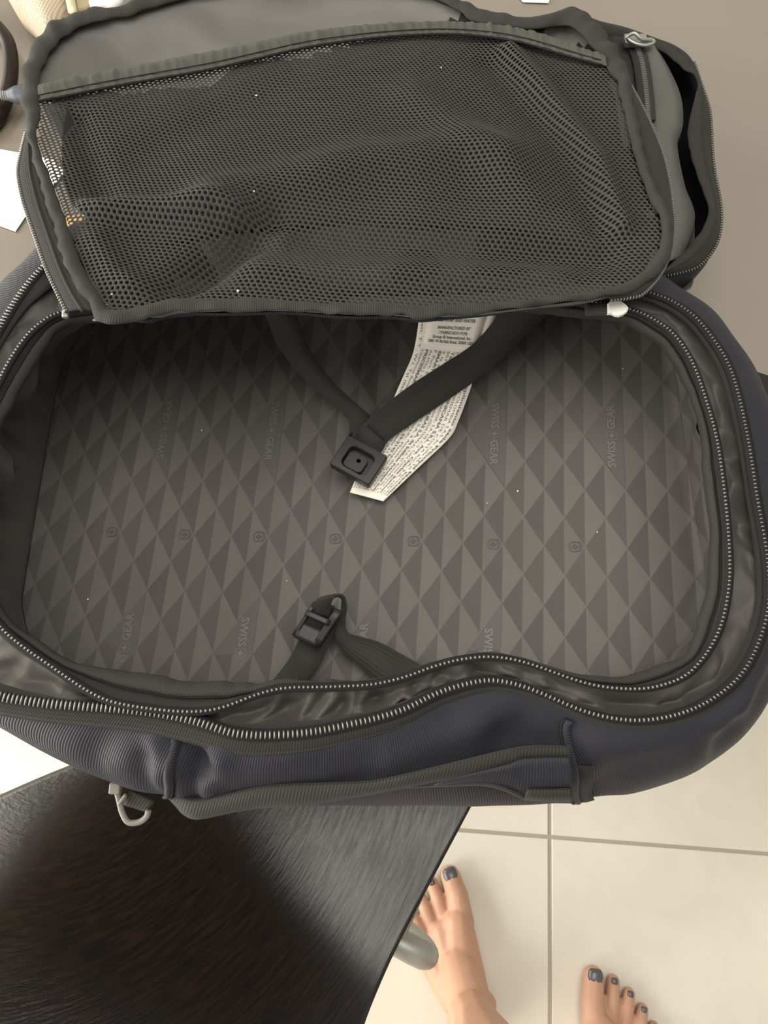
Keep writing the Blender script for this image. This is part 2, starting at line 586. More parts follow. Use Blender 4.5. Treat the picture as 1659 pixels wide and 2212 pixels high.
# ------------------------------------------------------------------ chair
SZ = 0.45
chair = empty('chair', (-0.16, -0.16, 0), 'black stained bent wood chair with grey tube frame below the backpack', 'chair')
sA, sB = P(500, 1850, SZ)[:2], P(810, 2110, SZ)[:2]
fold_t = (sB - sA) / np.linalg.norm(sB - sA)
fold_n = np.array([fold_t[1], -fold_t[0]])
if fold_n @ (P(300, 2150, SZ)[:2] - sA) < 0:
    fold_n = -fold_n
def seat_z(xy):
    d = (xy - sA) @ fold_n + 0.002
    k = 0.022
    z = SZ + 0.66 * k * np.log1p(np.exp(d / k)) - 0.003
    # the front corner rolls down to the left
    q = (xy - P(210, 1740, SZ)[:2]) @ np.array([-0.93, 0.36])
    z -= 0.62 * 0.016 * np.log1p(np.exp(q / 0.016))
    return z
E0, E1 = P(1020, 1740, SZ)[:2], P(862, 2036, SZ)[:2]
e0 = E0 + (E0 - E1) / np.linalg.norm(E0 - E1) * 0.09
out = [e0, E0, E1, P(818, 2128, SZ)[:2], P(781, 2212, SZ)[:2], np.array([-0.055, -0.29]), np.array([-0.115, -0.40]), np.array([-0.20, -0.445]),
       np.array([-0.36, -0.41]), np.array([-0.47, -0.30]), np.array([-0.50, -0.16]), np.array([-0.455, -0.055]),
       P(-40, 1737, SZ)[:2], P(60, 1688, SZ)[:2], P(155, 1648, SZ)[:2], np.array([-0.23, 0.052]), np.array([-0.12, 0.078]), np.array([0.04, 0.085]), np.array([0.105, 0.078])]
def chaikin(p, k):
    p = np.asarray(p)
    for _ in range(k):
        q = np.roll(p, -1, 0)
        p = np.stack([0.75 * p + 0.25 * q, 0.25 * p + 0.75 * q], 1).reshape(-1, p.shape[1])
    return p
outline = chaikin(np.array(out), 2)
L = arclen(np.vstack([outline, outline[:1]]))
sL = np.linspace(0, L[-1], 200, endpoint=False)
oc = np.vstack([outline, outline[:1]])
outline = np.column_stack([np.interp(sL, L, oc[:, 0]), np.interp(sL, L, oc[:, 1])])
cen = np.array([-0.17, -0.16])
rows, uvs = [], []
GC = np.array([-0.312, 0.082])
for k in np.linspace(0.02, 1, 40):
    xy = cen + (outline - cen) * k
    z = seat_z(xy)
    rows.append(np.column_stack([xy, z]))
v = np.vstack(rows)
g = v[:, :2] - GC
rad = np.linalg.norm(g, axis=1)
uv = np.column_stack([rad, np.unwrap(np.arctan2(g[:, 1], g[:, 0])) * 0.35])
# keep the angle free of jumps
ang = np.arctan2(-g[:, 0], -g[:, 1])
uv[:, 1] = ang * 0.35
f = grid_faces(200, 40, True) + [tuple(range(200))[::-1]]
seat = mesh_obj('seat', v, f, M['wood'], chair, True, uv)
solidify(seat, 0.012, -1.0)
seat.modifiers['thickness'].use_even_offset = False
# tube frame
ed = (E1 - E0) / np.linalg.norm(E1 - E0)
en = np.array([-ed[1], ed[0]])
if en[0] < 0: en = -en
def c3(xy, z): return np.array([xy[0], xy[1], z])
tz = SZ - 0.022
T0 = P(855, 2032, tz)[:2]
tip = P(906, 2060, tz)[:2]
dr = (tip - T0) / np.linalg.norm(tip - T0)
def side_leg(base, direction, name='leg'):
    b = np.asarray(base)
    d = np.asarray(direction)
    pts = [c3(b - d * 0.10, tz + 0.002), c3(b - d * 0.03, tz), c3(b + d * 0.012, tz), c3(b + d * 0.024, tz - 0.006), c3(b + d * 0.026, tz - 0.022), c3(b + d * 0.012, tz - 0.07), c3(b - d * 0.06, 0.2), c3(b - d * 0.10, 0.012)]
    o = tube(name, pts, 0.0125, M['frame'], chair, n=60, seg=16)
    return o
side_leg(tip - dr * 0.02, dr)
side_leg(np.array([0.03, 0.05]), np.array([0.9, 0.43]))
side_leg(np.array([-0.42, -0.18]), np.array([-0.95, -0.3]))
side_leg(np.array([-0.25, -0.37]), np.array([-0.4, -0.9]))
strip_a = [c3(P(922, 1908, SZ)[:2] + en * 0.003, SZ - 0.012), c3(P(866, 2030, SZ)[:2] + en * 0.004, SZ - 0.012)]
band('frame_rail', [strip_a[0] - c3(en * 0.02, 0), strip_a[1] - c3(en * 0.02, 0)], strip_a, M['frame'], chair, n=8, thick=0.005)
tube('cross_bar', [c3(np.array([-0.42, -0.18]), tz), c3(np.array([-0.2, -0.12]), tz - 0.004), c3(T0, tz)], 0.0125, M['frame'], chair, n=30)

# ------------------------------------------------------------------ person (feet and bare legs)
person = empty('person', (0.2, -0.26, 0), 'barefoot person in dark shorts standing at the table, chipped dark toenail polish', 'person')
BALLS = []
NAILS = []
def add_balls(p0, r0, p1, r1, flat=1.0, n=None):
    p0, p1 = np.asarray(p0, float), np.asarray(p1, float)
    d = np.linalg.norm(p1 - p0)
    n = n or max(2, int(d / (0.35 * min(r0, r1))) + 1)
    for t in np.linspace(0, 1, n):
        BALLS.append((p0 * (1 - t) + p1 * t, r0 * (1 - t) + r1 * t, flat))
def foot(toe_tip, rot, side, ankle_shift):
    """side = +1 for a left foot (inner edge towards +x), -1 for a right foot"""
    KY = 0.86
    c, s = math.cos(rot), math.sin(rot)
    def W0(p):
        x, y = p[0] * side, p[1] * KY
        return np.array([c * x - s * y, s * x + c * y])
    off = np.asarray(toe_tip)[:2] - W0((0.027, 0.238))
    def W(x, y, z):
        q = W0((x, y)) + off
        return np.array([q[0], q[1], z])
    add_balls(W(0, 0.02, 0.030), 0.029, W(0.000, 0.06, 0.034), 0.031)
    add_balls(W(0.000, 0.06, 0.036), 0.033, W(0.018, 0.152, 0.024), 0.022)
    add_balls(W(-0.008, 0.06, 0.030), 0.029, W(-0.034, 0.125, 0.017), 0.017)
    add_balls(W(-0.004, 0.07, 0.030), 0.029, W(-0.006, 0.145, 0.020), 0.019)
    add_balls(W(0.018, 0.150, 0.023), 0.022, W(-0.006, 0.143, 0.019), 0.018)
    add_balls(W(-0.006, 0.143, 0.019), 0.018, W(-0.034, 0.124, 0.017), 0.016)
    toes = [((0.024, 0.150), (0.029, 0.190), (0.028, 0.222), 0.0180, 0.0158, 0.0145),
            ((0.002, 0.150), (0.0015, 0.196), (0.000, 0.220), 0.0118, 0.0101, 0.0094),
            ((-0.015, 0.145), (-0.019, 0.187), (-0.022, 0.206), 0.0112, 0.0095, 0.0090),
            ((-0.029, 0.135), (-0.037, 0.171), (-0.041, 0.188), 0.0106, 0.0090, 0.0086),
            ((-0.040, 0.122), (-0.052, 0.152), (-0.057, 0.167), 0.0104, 0.0088, 0.0084)]
    for k, (a, b, e, r0, r1, r2) in enumerate(toes):
        zt = 0.0145 if k == 0 else 0.0105
        add_balls(W(*a, r0), r0, W(*b, zt + 0.006), r1)
        add_balls(W(*b, zt + 0.006), r1, W(*e, zt), r2)
        tipv, mid = W(*e, zt), W(*b, zt + 0.006)
        fw = (tipv - mid); fw[2] = 0; fw /= np.linalg.norm(fw)
        NAILS.append((tipv + fw * r2 * 0.12 + np.array([0, 0, r2 * 0.86 + 0.0012]), fw, r2 * (0.70 if k == 0 else 0.50), r2 * (0.70 if k == 0 else 0.52), k))
    # ankle, with its inner and outer bone, and the shin
    ank = W(0, 0.045, 0.075)
    add_balls(W(0.002, 0.10, 0.040), 0.026, ank + np.array([0, 0.004, 0]), 0.031)
    add_balls(W(0.004, 0.085, 0.052), 0.026, ank, 0.031)
    add_balls(W(0, 0.02, 0.03), 0.027, ank, 0.029)
    BALLS.append((W(0.019, 0.05, 0.078), 0.0160, 1))
    BALLS.append((W(-0.019, 0.04, 0.070), 0.0160, 1))
    return ank
tl = P(964, 1869, 0.010); trr = P(1283, 2084, 0.010)
ankL = foot(tl, math.radians(17), 1, 0)
ankR = foot(trr, math.radians(-9), -1, 0)
for ank, hipx in ((ankL, 0.10), (ankR, 0.28)):
    k1 = ank + np.array([0, 0.0, 0.07]); kn = np.array([(ank[0] + hipx) / 2, ank[1] - 0.005, 0.47])
    add_balls(ank, 0.031, k1, 0.030)
    add_balls(k1, 0.030, k1 + np.array([0, -0.01, 0.15]), 0.050)
    add_balls(k1 + np.array([0, -0.01, 0.15]), 0.050, kn, 0.050)
    add_balls(kn, 0.051, np.array([hipx, -0.40, 0.80]), 0.078)
add_balls((0.11, -0.41, 0.82), 0.085, (0.27, -0.41, 0.82), 0.085)
add_balls((0.13, -0.41, 0.92), 0.085, (0.25, -0.41, 0.92), 0.085)

import bmesh
def balls_to_mesh(name, balls, voxel, smooth_it, mat, parent):
    tb = bmesh.new()
    bmesh.ops.create_icosphere(tb, subdivisions=2, radius=1.0)
    bv = np.array([v.co[:] for v in tb.verts])
    bf = [tuple(v.index for v in q.verts) for q in tb.faces]
    tb.free()
    V, F = [], []
    for i, (c, r, fl) in enumerate(balls):
        V.append(bv * np.array([r, r, r * fl]) + c)
        F += [tuple(k + i * len(bv) for k in q) for q in bf]
    tmp = mesh_obj('tmp_balls', np.vstack(V), F, mat)
    rm = tmp.modifiers.new('r', 'REMESH'); rm.mode = 'VOXEL'; rm.voxel_size = voxel; rm.use_smooth_shade = True
    sm = tmp.modifiers.new('s', 'SMOOTH'); sm.iterations = smooth_it; sm.factor = 0.5
    dg = bpy.context.evaluated_depsgraph_get()
    me = bpy.data.meshes.new_from_object(tmp.evaluated_get(dg))
    bpy.data.objects.remove(tmp)
    me.name = name
    me.polygons.foreach_set('use_smooth', [True] * len(me.polygons))
    co = np.empty(len(me.vertices) * 3); me.vertices.foreach_get('co', co)
    co = co.reshape(-1, 3); co[:, 2] = np.maximum(co[:, 2], 0.0008)
    me.vertices.foreach_set('co', co.ravel())
    if not me.materials: me.materials.append(mat)
    o = bpy.data.objects.new(name, me)
    return link(o, parent)
body = balls_to_mesh('body', BALLS, 0.0020, 7, M['skin'], person)
for c, fw, ln, wd, k in NAILS:
    sd = np.array([fw[1], -fw[0], 0])
    V = []
    for rr, zz in ((1.0, -0.0016), (0.9, 0.0004), (0.5, 0.0013)):
        for a in range(16):
            t = 2 * math.pi * a / 16
            ca, sa = math.cos(t), math.sin(t)
            ca, sa = (abs(ca) ** 0.6) * np.sign(ca), (abs(sa) ** 0.6) * np.sign(sa)
            V.append(c + fw * ca * ln * rr + sd * sa * wd * rr + np.array([0, 0, zz - 0.25 * (rr * sa) ** 2 * wd - 0.18 * max(0, ca) * ln * rr]))
    F = [(l * 16 + a, l * 16 + (a + 1) % 16, l * 16 + 16 + (a + 1) % 16, l * 16 + 16 + a) for l in range(2) for a in range(16)] + [tuple(32 + a for a in range(16))]
    tag(mesh_obj('toenail', V, F, M['nail'], body), 'dark slate polished toenail')
SH = [(b[0], b[1] + 0.011, 1) for b in BALLS if b[0][2] > 0.60]
balls_to_mesh('shorts', SH, 0.006, 4, M['shorts'], person)

# ------------------------------------------------------------------ backpack
bag = empty('backpack', (0.0, 0.19, TZ), 'open charcoal and navy backpack with a mesh pocket lid thrown back', 'backpack')
CX, CY, NT = -0.02, 0.165, 900
THETA = np.linspace(0, 2 * math.pi, NT, endpoint=False)

def polar_loop(world_pts, smooth=1.5, n=NT):
    """closed loop around the bag as radius and height over the angle"""
    w = np.asarray(world_pts)
    f = spline(w, 1600, closed=True)
    th = np.mod(np.arctan2(f[:, 1] - CY, f[:, 0] - CX), 2 * math.pi)
    r = np.hypot(f[:, 0] - CX, f[:, 1] - CY)
    o = np.argsort(th)
    th, r, z = th[o], r[o], f[o][:, 2]
    th3 = np.concatenate([th - 2 * math.pi, th, th + 2 * math.pi])
    rr = np.interp(THETA, th3, np.tile(r, 3))
    zz = np.interp(THETA, th3, np.tile(z, 3))
    k = int(smooth * n / 360 * 3) | 1
    ker = np.exp(-0.5 * (np.arange(-k, k + 1) / (smooth * n / 360)) ** 2); ker /= ker.sum()
    cv = lambda a: np.convolve(np.concatenate([a[-k:], a, a[:k]]), ker, 'valid')
    rr, zz = cv(rr), cv(zz)
    return np.column_stack([CX + rr * np.cos(THETA), CY + rr * np.sin(THETA), zz])

OUT = np.column_stack([np.cos(THETA), np.sin(THETA), np.zeros(NT)])

ZI = 0.855
inner_px = [(1370, 675), (1400, 688), (1450, 722), (1490, 780), (1520, 860), (1545, 950), (1560, 1050), (1570, 1150), (1573, 1250), (1559, 1337), (1534, 1396), (1495, 1447), (1461, 1470),
            (1400, 1488), (1360, 1489), (1300, 1485), (1240, 1470), (1180, 1447), (1120, 1428), (1060, 1420), (1000, 1425), (940, 1440), (870, 1465), (800, 1480),
            (700, 1485), (620, 1487), (560, 1500), (480, 1530), (420, 1538), (340, 1533), (250, 1518), (200, 1497), (150, 1465), (100, 1430), (50, 1395), (0, 1350),
            (-60, 1260), (-85, 1150), (-75, 1020), (-40, 900), (0, 830), (20, 790), (60, 730), (100, 695), (140, 677), (300, 655), (550, 640), (830, 636), (1100, 640), (1270, 655)]
IZ = polar_loop(PZ([(x, y, ZI) for x, y in inner_px]), 1.0)
bind_px = [(1300, 690), (1350, 700), (1400, 730), (1440, 765), (1478, 830), (1500, 880), (1515, 960), (1525, 1060), (1532, 1150), (1530, 1254), (1518, 1317), (1494, 1392), (1481, 1417), (1455, 1429), (1416, 1439), (1380, 1455),
           (1330, 1466), (1240, 1456), (1180, 1437), (1120, 1420), (1060, 1412), (1000, 1417), (940, 1432), (870, 1456), (800, 1470), (700, 1474), (620, 1472), (560, 1478), (500, 1478),
           (400, 1470), (280, 1455), (200, 1443), (135, 1424), (90, 1392), (50, 1366), (10, 1330), (-30, 1250), (-45, 1150), (-38, 1050), (-15, 965), (0, 930), (20, 890), (60, 820), (100, 752), (150, 705),
           (300, 690), (550, 672), (830, 668), (1100, 672), (1240, 685)]
BI = polar_loop(PZ([(x, y, 0.848) for x, y in bind_px]), 0.8)
wav = np.array([nz(a * 9, 3.3) * 0.0016 + nz(a * 22, 7.1) * 0.0008 for a in THETA])
BI = BI + OUT * wav[:, None]
outer_px = [(1380, 628), (1400, 635), (1450, 655), (1500, 690), (1540, 740), (1570, 790), (1590, 850), (1608, 930), (1620, 1000), (1632, 1080), (1645, 1150), (1655, 1220), (1657, 1300), (1642, 1370), (1604, 1450),
            (1545, 1505), (1480, 1538), (1420, 1553), (1360, 1557), (1300, 1548), (1240, 1530), (1180, 1502), (1120, 1480), (1060, 1470), (1000, 1480), (940, 1500), (880, 1530),
            (820, 1550), (760, 1564), (700, 1577), (640, 1585), (560, 1588), (500, 1582), (440, 1562), (380, 1547), (320, 1537), (260, 1531), (200, 1527), (120, 1521), (60, 1513), (0, 1503),
            (-90, 1470), (-150, 1350), (-165, 1200), (-150, 1050), (-110, 930), (-60, 825), (0, 716), (47, 640), (98, 580), (180, 520)]
OZW = list(PZ([(x, y, 0.853) for x, y in outer_px])) + [np.array([-0.08, 0.335, 0.845]), np.array([0.02, 0.338, 0.845]), np.array([0.11, 0.325, 0.848])]
OZ = polar_loop(OZW, 1.0)
sil_px = [(1500, 690), (1570, 762), (1615, 830), (1645, 890), (1668, 960), (1690, 1050), (1702, 1150), (1700, 1300), (1680, 1400), (1655, 1470), (1625, 1555), (1570, 1620), (1500, 1665), (1400, 1702), (1300, 1727), (1235, 1734), (1000, 1740), (770, 1739),
          (600, 1736), (480, 1734), (370, 1724), (240, 1694), (150, 1655), (60, 1608), (0, 1566), (-100, 1510), (-190, 1400), (-225, 1250), (-220, 1080), (-180, 930), (-120, 810), (-40, 715)]
BUW = list(PZ([(x, y, 0.80) for x, y in sil_px])) + [np.array([-0.20, 0.345, 0.80]), np.array([-0.1, 0.365, 0.80]), np.array([0.0, 0.368, 0.80]), np.array([0.10, 0.36, 0.80])]
BU = polar_loop(BUW, 2.0)

def rrect_loop(x0, x1, y0, y1, r, zf):
    pts = []
    for cx, cy, a0 in ((x1 - r, y1 - r, 0), (x0 + r, y1 - r, 90), (x0 + r, y0 + r, 180), (x1 - r, y0 + r, 270)):
        for a in range(0, 91, 15):
            t = math.radians(a0 + a)
            x, y = cx + r * math.cos(t), cy + r * math.sin(t)
            pts.append((x, y, zf(x)))
    return polar_loop(pts, 1.0)
FZ0, FZK = 0.7655, 0.10
floor_z = lambda x: FZ0 + FZK * x
BO = rrect_loop(-0.228, 0.186, 0.058, 0.335, 0.065, lambda x: floor_z(x) + 0.004)
BASE = rrect_loop(-0.245, 0.225, 0.040, 0.345, 0.07, lambda x: TZ + 0.0015)

# --- outer shell
shell_rows = []
SHN = 30
Z_OUT = OZ + OUT * 0.0035 + np.array([0, 0, -0.002])
for s in np.linspace(0, 1, 18):
    a = s * math.pi / 2
    rr, zz = math.sin(a) * 0.75 + s * 0.25, (1 - math.cos(a)) * 0.8 + s * 0.2
    row = np.column_stack([Z_OUT[:, 0] + (BU[:, 0] - Z_OUT[:, 0]) * rr, Z_OUT[:, 1] + (BU[:, 1] - Z_OUT[:, 1]) * rr, Z_OUT[:, 2] + (BU[:, 2] - Z_OUT[:, 2]) * zz])
    shell_rows.append(row)
for s in np.linspace(0, 1, 10)[1:]:
    a = s * math.pi / 2
    rr, zz = 1 - math.cos(a), math.sin(a) * 0.6 + s * 0.4
    shell_rows.append(np.column_stack([BU[:, 0] + (BASE[:, 0] - BU[:, 0]) * rr, BU[:, 1] + (BASE[:, 1] - BU[:, 1]) * rr, BU[:, 2] + (BASE[:, 2] - BU[:, 2]) * zz]))
SEAM_L, SEAM_R = P(372, 1650, 0.84), P(1232, 1640, 0.84)
th_of = lambda p: math.atan2(p[1] - CY, p[0] - CX) % (2 * math.pi)
thL, thR = th_of(SEAM_L), th_of(SEAM_R)
folds = [  # pixel lines of folds in the navy cloth: a ridge (+) or a crease (-), width
    ([(400, 1595), (430, 1640), (455, 1665)], -0.0042, 0.006), ([(500, 1600), (478, 1640), (440, 1690), (425, 1715)], 0.0040, 0.007),
    ([(392, 1640), (390, 1690), (376, 1718)], 0.0030, 0.005), ([(405, 1720), (420, 1690), (440, 1650)], -0.0032, 0.005),
    ([(330, 1700), (350, 1650), (352, 1600)], 0.0025, 0.006), ([(318, 1720), (300, 1690), (320, 1640)], -0.002, 0.006),
    ([(200, 1640), (280, 1560), (320, 1540)], -0.0018, 0.008),
    ([(820, 1590), (930, 1560), (1020, 1510)], -0.0035, 0.009), ([(850, 1640), (1000, 1590), (1060, 1500)], 0.0030, 0.011),
    ([(1150, 1510), (1130, 1560), (1090, 1590)], -0.0030, 0.008), ([(1170, 1520), (1210, 1560), (1222, 1570)], -0.0025, 0.006),
    ([(1250, 1565), (1330, 1580), (1450, 1560)], -0.0025, 0.007), ([(1260, 1600), (1400, 1590), (1560, 1520)], 0.0028, 0.010),
    ([(1560, 1600), (1600, 1540), (1650, 1440)], -0.0035, 0.007), ([(1530, 1560), (1600, 1490), (1640, 1430)], 0.0030, 0.007),
    ([(1320, 1700), (1450, 1640), (1560, 1570)], -0.0030, 0.010), ([(1400, 1690), (1500, 1640), (1590, 1560)], 0.0028, 0.009),
    ([(520, 1720), (650, 1650), (800, 1620)], 0.0020, 0.015),
    ([(500, 1735), (700, 1660), (900, 1635), (1200, 1605)], -0.0030, 0.009)]
fold_w = [(np.array([P(x, y, 0.835) for x, y in pl]), a, w) for pl, a, w in folds]
def shell_disp(v, uv):
    o = v.copy()
    m = len(v) // NT
    dirs = np.tile(OUT, (m, 1))
    lvl = np.repeat(np.linspace(0, 1, m), NT)
    env = np.clip(np.sin(np.pi * np.clip(lvl * 1.1, 0, 1)), 0, 1)
    d = np.zeros(len(v))
    for pl, a, w in fold_w:
        q = poly_dist(v, pl)
        near = (v[:, 2] > 0.79)
        d += a * np.exp(-(q / w) ** 2) * near
    nn = np.array([0.6 * nz(p[0] * 16, p[1] * 16, p[2] * 22) + 0.4 * nz(p[0] * 38, p[1] * 38, p[2] * 30) for p in v])
    d = d * 1.5 + nn * 0.0042 * env
    o += dirs * (d * np.clip(lvl * 6, 0, 1))[:, None] * 0.6
    o[:, 2] += d * 0.75 * (lvl < 0.75) * np.clip(lvl * 4, 0, 1)
    o[:, 2] = np.maximum(o[:, 2], TZ + 0.0012)
    return o
shell_v = shell_disp(np.vstack(shell_rows), None).reshape(len(shell_rows), NT, 3)
us = arclen(np.vstack([BU, BU[:1]]))[:NT]
uvs = np.array([(us[i], j * 0.005) for j in range(len(shell_rows)) for i in range(NT)])
shell = mesh_obj('outer_shell', shell_v.reshape(-1, 3), grid_faces(NT, len(shell_rows), True) + [tuple((len(shell_rows) - 1) * NT + i for i in range(NT))[::-1]], M['navy'], bag, True, uvs)

def to_px(v):
    d = v - np.array([0, 0, CAM_H])
    yc = d[..., 1] * CT + d[..., 2] * ST
    zc = d[..., 1] * ST - d[..., 2] * CT
    return np.stack([829.5 + FPX * d[..., 0] / zc, 1106 - FPX * yc / zc], -1)
shell_px = to_px(shell_v)
def shell_line(line, width, name, mat, lift=0.0008, r0=0, r1=19, shift=0.0):
    """strip of cloth running down the near side of the shell along a seam"""
    line = np.array(line, float)
    cols = [[], [], []]
    near = (THETA > math.radians(200)) & (THETA < math.radians(345))
    ks = []
    for r_ in range(19):
        pxs = shell_px[r_]
        tx = np.interp(pxs[:, 1], line[:, 1], line[:, 0])
        ks.append(int(np.argmin(np.abs(pxs[:, 0] - tx) + (~near) * 1e5)))
    kf = np.polyval(np.polyfit(np.arange(2, 19), ks[2:], 2), np.arange(19))
    for r_ in range(r0, r1):
        k = int(kf[r_]); fr = kf[r_] - k
        p = shell_v[r_, k % NT] * (1 - fr) + shell_v[r_, (k + 1) % NT] * fr
        tdir = shell_v[r_, (k + 6) % NT] - shell_v[r_, (k - 6) % NT]; tdir /= np.linalg.norm(tdir)
        for m_, dq in enumerate((-0.5, 0, 0.5)):
            cols[m_].append(p + tdir * (shift + dq * width) + OUT[k % NT] * lift * (1.5 if dq == 0 else 1) + np.array([0, 0, lift]))
    return loft(name, [np.array(c) for c in cols], mat, shell, thick=0.0008)
seamL, seamR = [(380, 1585), (375, 1650), (362, 1725)], [(1222, 1530), (1226, 1610), (1241, 1735)]
for sm in (seamL, seamR):
    tag(shell_line(sm, 0.0034, 'seam', M['navy'], 0.0012, 2), 'raised vertical seam')
shell_line(seamR, 0.0085, 'seam_tape', M['tape'], 0.0008, 8, 19, 0.0050)
shell_line(seamL, 0.0010, 'seam_stitch', M['thread'], 0.0010, 2, 19, 0.0022)
shell_line(seamR, 0.0010, 'seam_stitch', M['thread'], 0.0010, 2, 19, -0.0024)

# --- tape beside the outer zip
loft('outer_zipper_tape', [OZ + OUT * 0.0 + np.array([0, 0, 0.0006]), OZ + OUT * 0.004 + np.array([0, 0, -0.0005]), OZ + OUT * np.interp(np.cos(THETA - math.radians(215)), [-1, 0.3, 1], [0.0055, 0.006, 0.011])[:, None] + np.array([0, 0, -0.004])], M['tape'], bag, closed=True, thick=0.0008)

# --- gusset between the zips
gr = []
for t in np.linspace(0, 1, 16):
    r = IZ * (1 - t) + OZ * t
    g = math.sin(math.pi * t)
    amp_ = np.interp(np.cos(THETA - math.radians(262)), [-1, 0.2, 0.8, 1], [0.35, 0.45, 1.0, 1.0])
    w = np.array([nz(a * 6, t * 2.4, 1.7) * 0.0060 + (0.28 - abs(nz(a * 13 + 0.8 * t, t * 1.3, 5.2))) * 0.0120 * m for a, m in zip(THETA, amp_)])
    r = r + OUT * (w * g * 0.5)[:, None]
    r[:, 2] += -0.007 * g + w * g
    gr.append(r)
gus = loft('satin_gusset', gr, M['satin'], bag, closed=True, thick=0.0006)
tag(gus, 'wrinkled satin strip between the two zips')
def gtape(name, t0, t1, lift):
    rows = []
    for t in np.linspace(t0, t1, 4):
        r = IZ * (1 - t) + OZ * t
        r = r + np.array([0, 0, lift - 0.0035 * math.sin(math.pi * t)])
        rows.append(r)
    return loft(name, rows, M['tape'], bag, closed=True, thick=0.0009)
ot = gtape('zipper_tape', 0.74, 1.0, 0.0012)
it = gtape('zipper_tape', 0.0, 0.10, 0.0012)

# --- binding and tape inside the inner zip
rows = []
for t in np.linspace(0, 0.52, 5):
    r = BI * (1 - t) + IZ * t
    r[:, 2] += 0.0022 * math.sin(math.pi * t / 0.52)
    rows.append(r)
loft('inner_binding', rows, M['binding'], bag, closed=True, thick=0.0012)
rows = [(BI * (1 - t) + IZ * t) + np.array([0, 0, -0.002 + 0.0026 * (t - 0.45) / 0.55]) for t in (0.45, 0.6, 0.8, 1.0)]
tape_in = loft('zipper_tape', rows, M['tape'], bag, closed=True, thick=0.0008)
rows = [(BI * (1 - t) + IZ * t) + np.array([0, 0, 0.0012]) for t in (0.53, 0.56)]
loft('stitch_line', rows, M['thread'], tape_in, closed=True, thick=0.0004)

# dark woven edge under the teeth
for nm, LL, w_, par in (('coil_base', IZ, 0.0021, tape_in), ('coil_base', OZ, 0.0028, ot)):
    loft(nm, [LL - OUT * w_ + np.array([0, 0, 0.0011]), LL + np.array([0, 0, 0.0017]), LL + OUT * w_ + np.array([0, 0, 0.0011])], M['thread'], par, closed=True, thick=0.0006)
# teeth: inner row, outer row
hid = lambda L: L
far0, far1 = int(NT * 62 / 360), int(NT * 140 / 360)
def open_part(L):
    return np.vstack([L[far1:], L[:far0]])
teeth('zipper_teeth', open_part(IZ), 0.0021, 0.0017, 0.0013, M['coil'], tape_in, lift=0.0014, fill=0.6)
teeth('zipper_teeth', open_part(OZ), 0.0021, [0.0034, 0.0046, 0.0048, 0.0040, 0.0022, 0.0018, 0.0018, 0.0018], 0.0014, M['coil'], ot, lift=0.0015, fill=0.5)

# --- lining wall and printed floor
wall_rows = []
for s in np.linspace(0, 1, 22):
    r = BI * (1 - s) + BO * s
    r[:, 2] = BI[:, 2] + (BO[:, 2] - BI[:, 2]) * (s ** 1.15)
    w = np.array([nz(a * 7, s * 2.0, 2.2) * 0.013 + nz(a * 18, s * 1.6, 6.4) * 0.007 for a in THETA]) * np.interp(np.cos(THETA - math.pi), [-1, 0.3, 0.8], [0.6, 0.7, 1.3])
    r = r + OUT * ((0.010 + w) * math.sin(math.pi * s))[:, None]
    wall_rows.append(r)
wl_ = loft('lining_wall', wall_rows, M['lining'], bag, closed=True, thick=0.0006)
LM = np.linalg.inv(np.array([[0.01215, -0.0014], [-0.0008, -0.01845]]))
LO = np.array([-0.1080, 0.1721])
lat_inv = lambda xy: (np.asarray(xy) - LO) @ LM.T
lat = lambda i, j: LO + i * np.array([0.01215, -0.0008]) + j * np.array([-0.0014, -0.01845])
def floor_h(x, y):
    return floor_z(x) + 0.0014 * nz(x * 11, y * 11, 0.4) + 0.0007 * nz(x * 30, y * 30, 2.4)
fc = np.array([CX, CY + 0.03])
frows, fuv = [], []
for k in np.linspace(0.01, 1, 34):
    xy = fc + (BO[:, :2] - fc) * k
    lift = 0.004 * max(0, (k - 0.8) / 0.2) ** 2
    frows.append(np.column_stack([xy, [floor_h(x, y) + lift for x, y in xy]]))
    fuv.append(lat_inv(xy))
acc = np.zeros(NT)
prev = frows[-1]
for q in wall_rows[::-1][1:9]:
    acc = acc + np.linalg.norm(q - prev, axis=1)
    prev = q
    frows.append(q - OUT * 0.0016 + np.array([0, 0, 0.0006]))
    fuv.append(lat_inv(BO[:, :2] + OUT[:, :2] * acc[:, None]))
gf = grid_faces(NT, len(frows), True)
gf = [q for q in gf if q[0] // NT < 33 or not (math.radians(105) < THETA[q[0] % NT] < math.radians(238))]
fl = mesh_obj('lining_floor', np.vstack(frows), gf, M['diamond'], bag, True, np.vstack(fuv))
tag(fl, 'diamond printed charcoal lining')

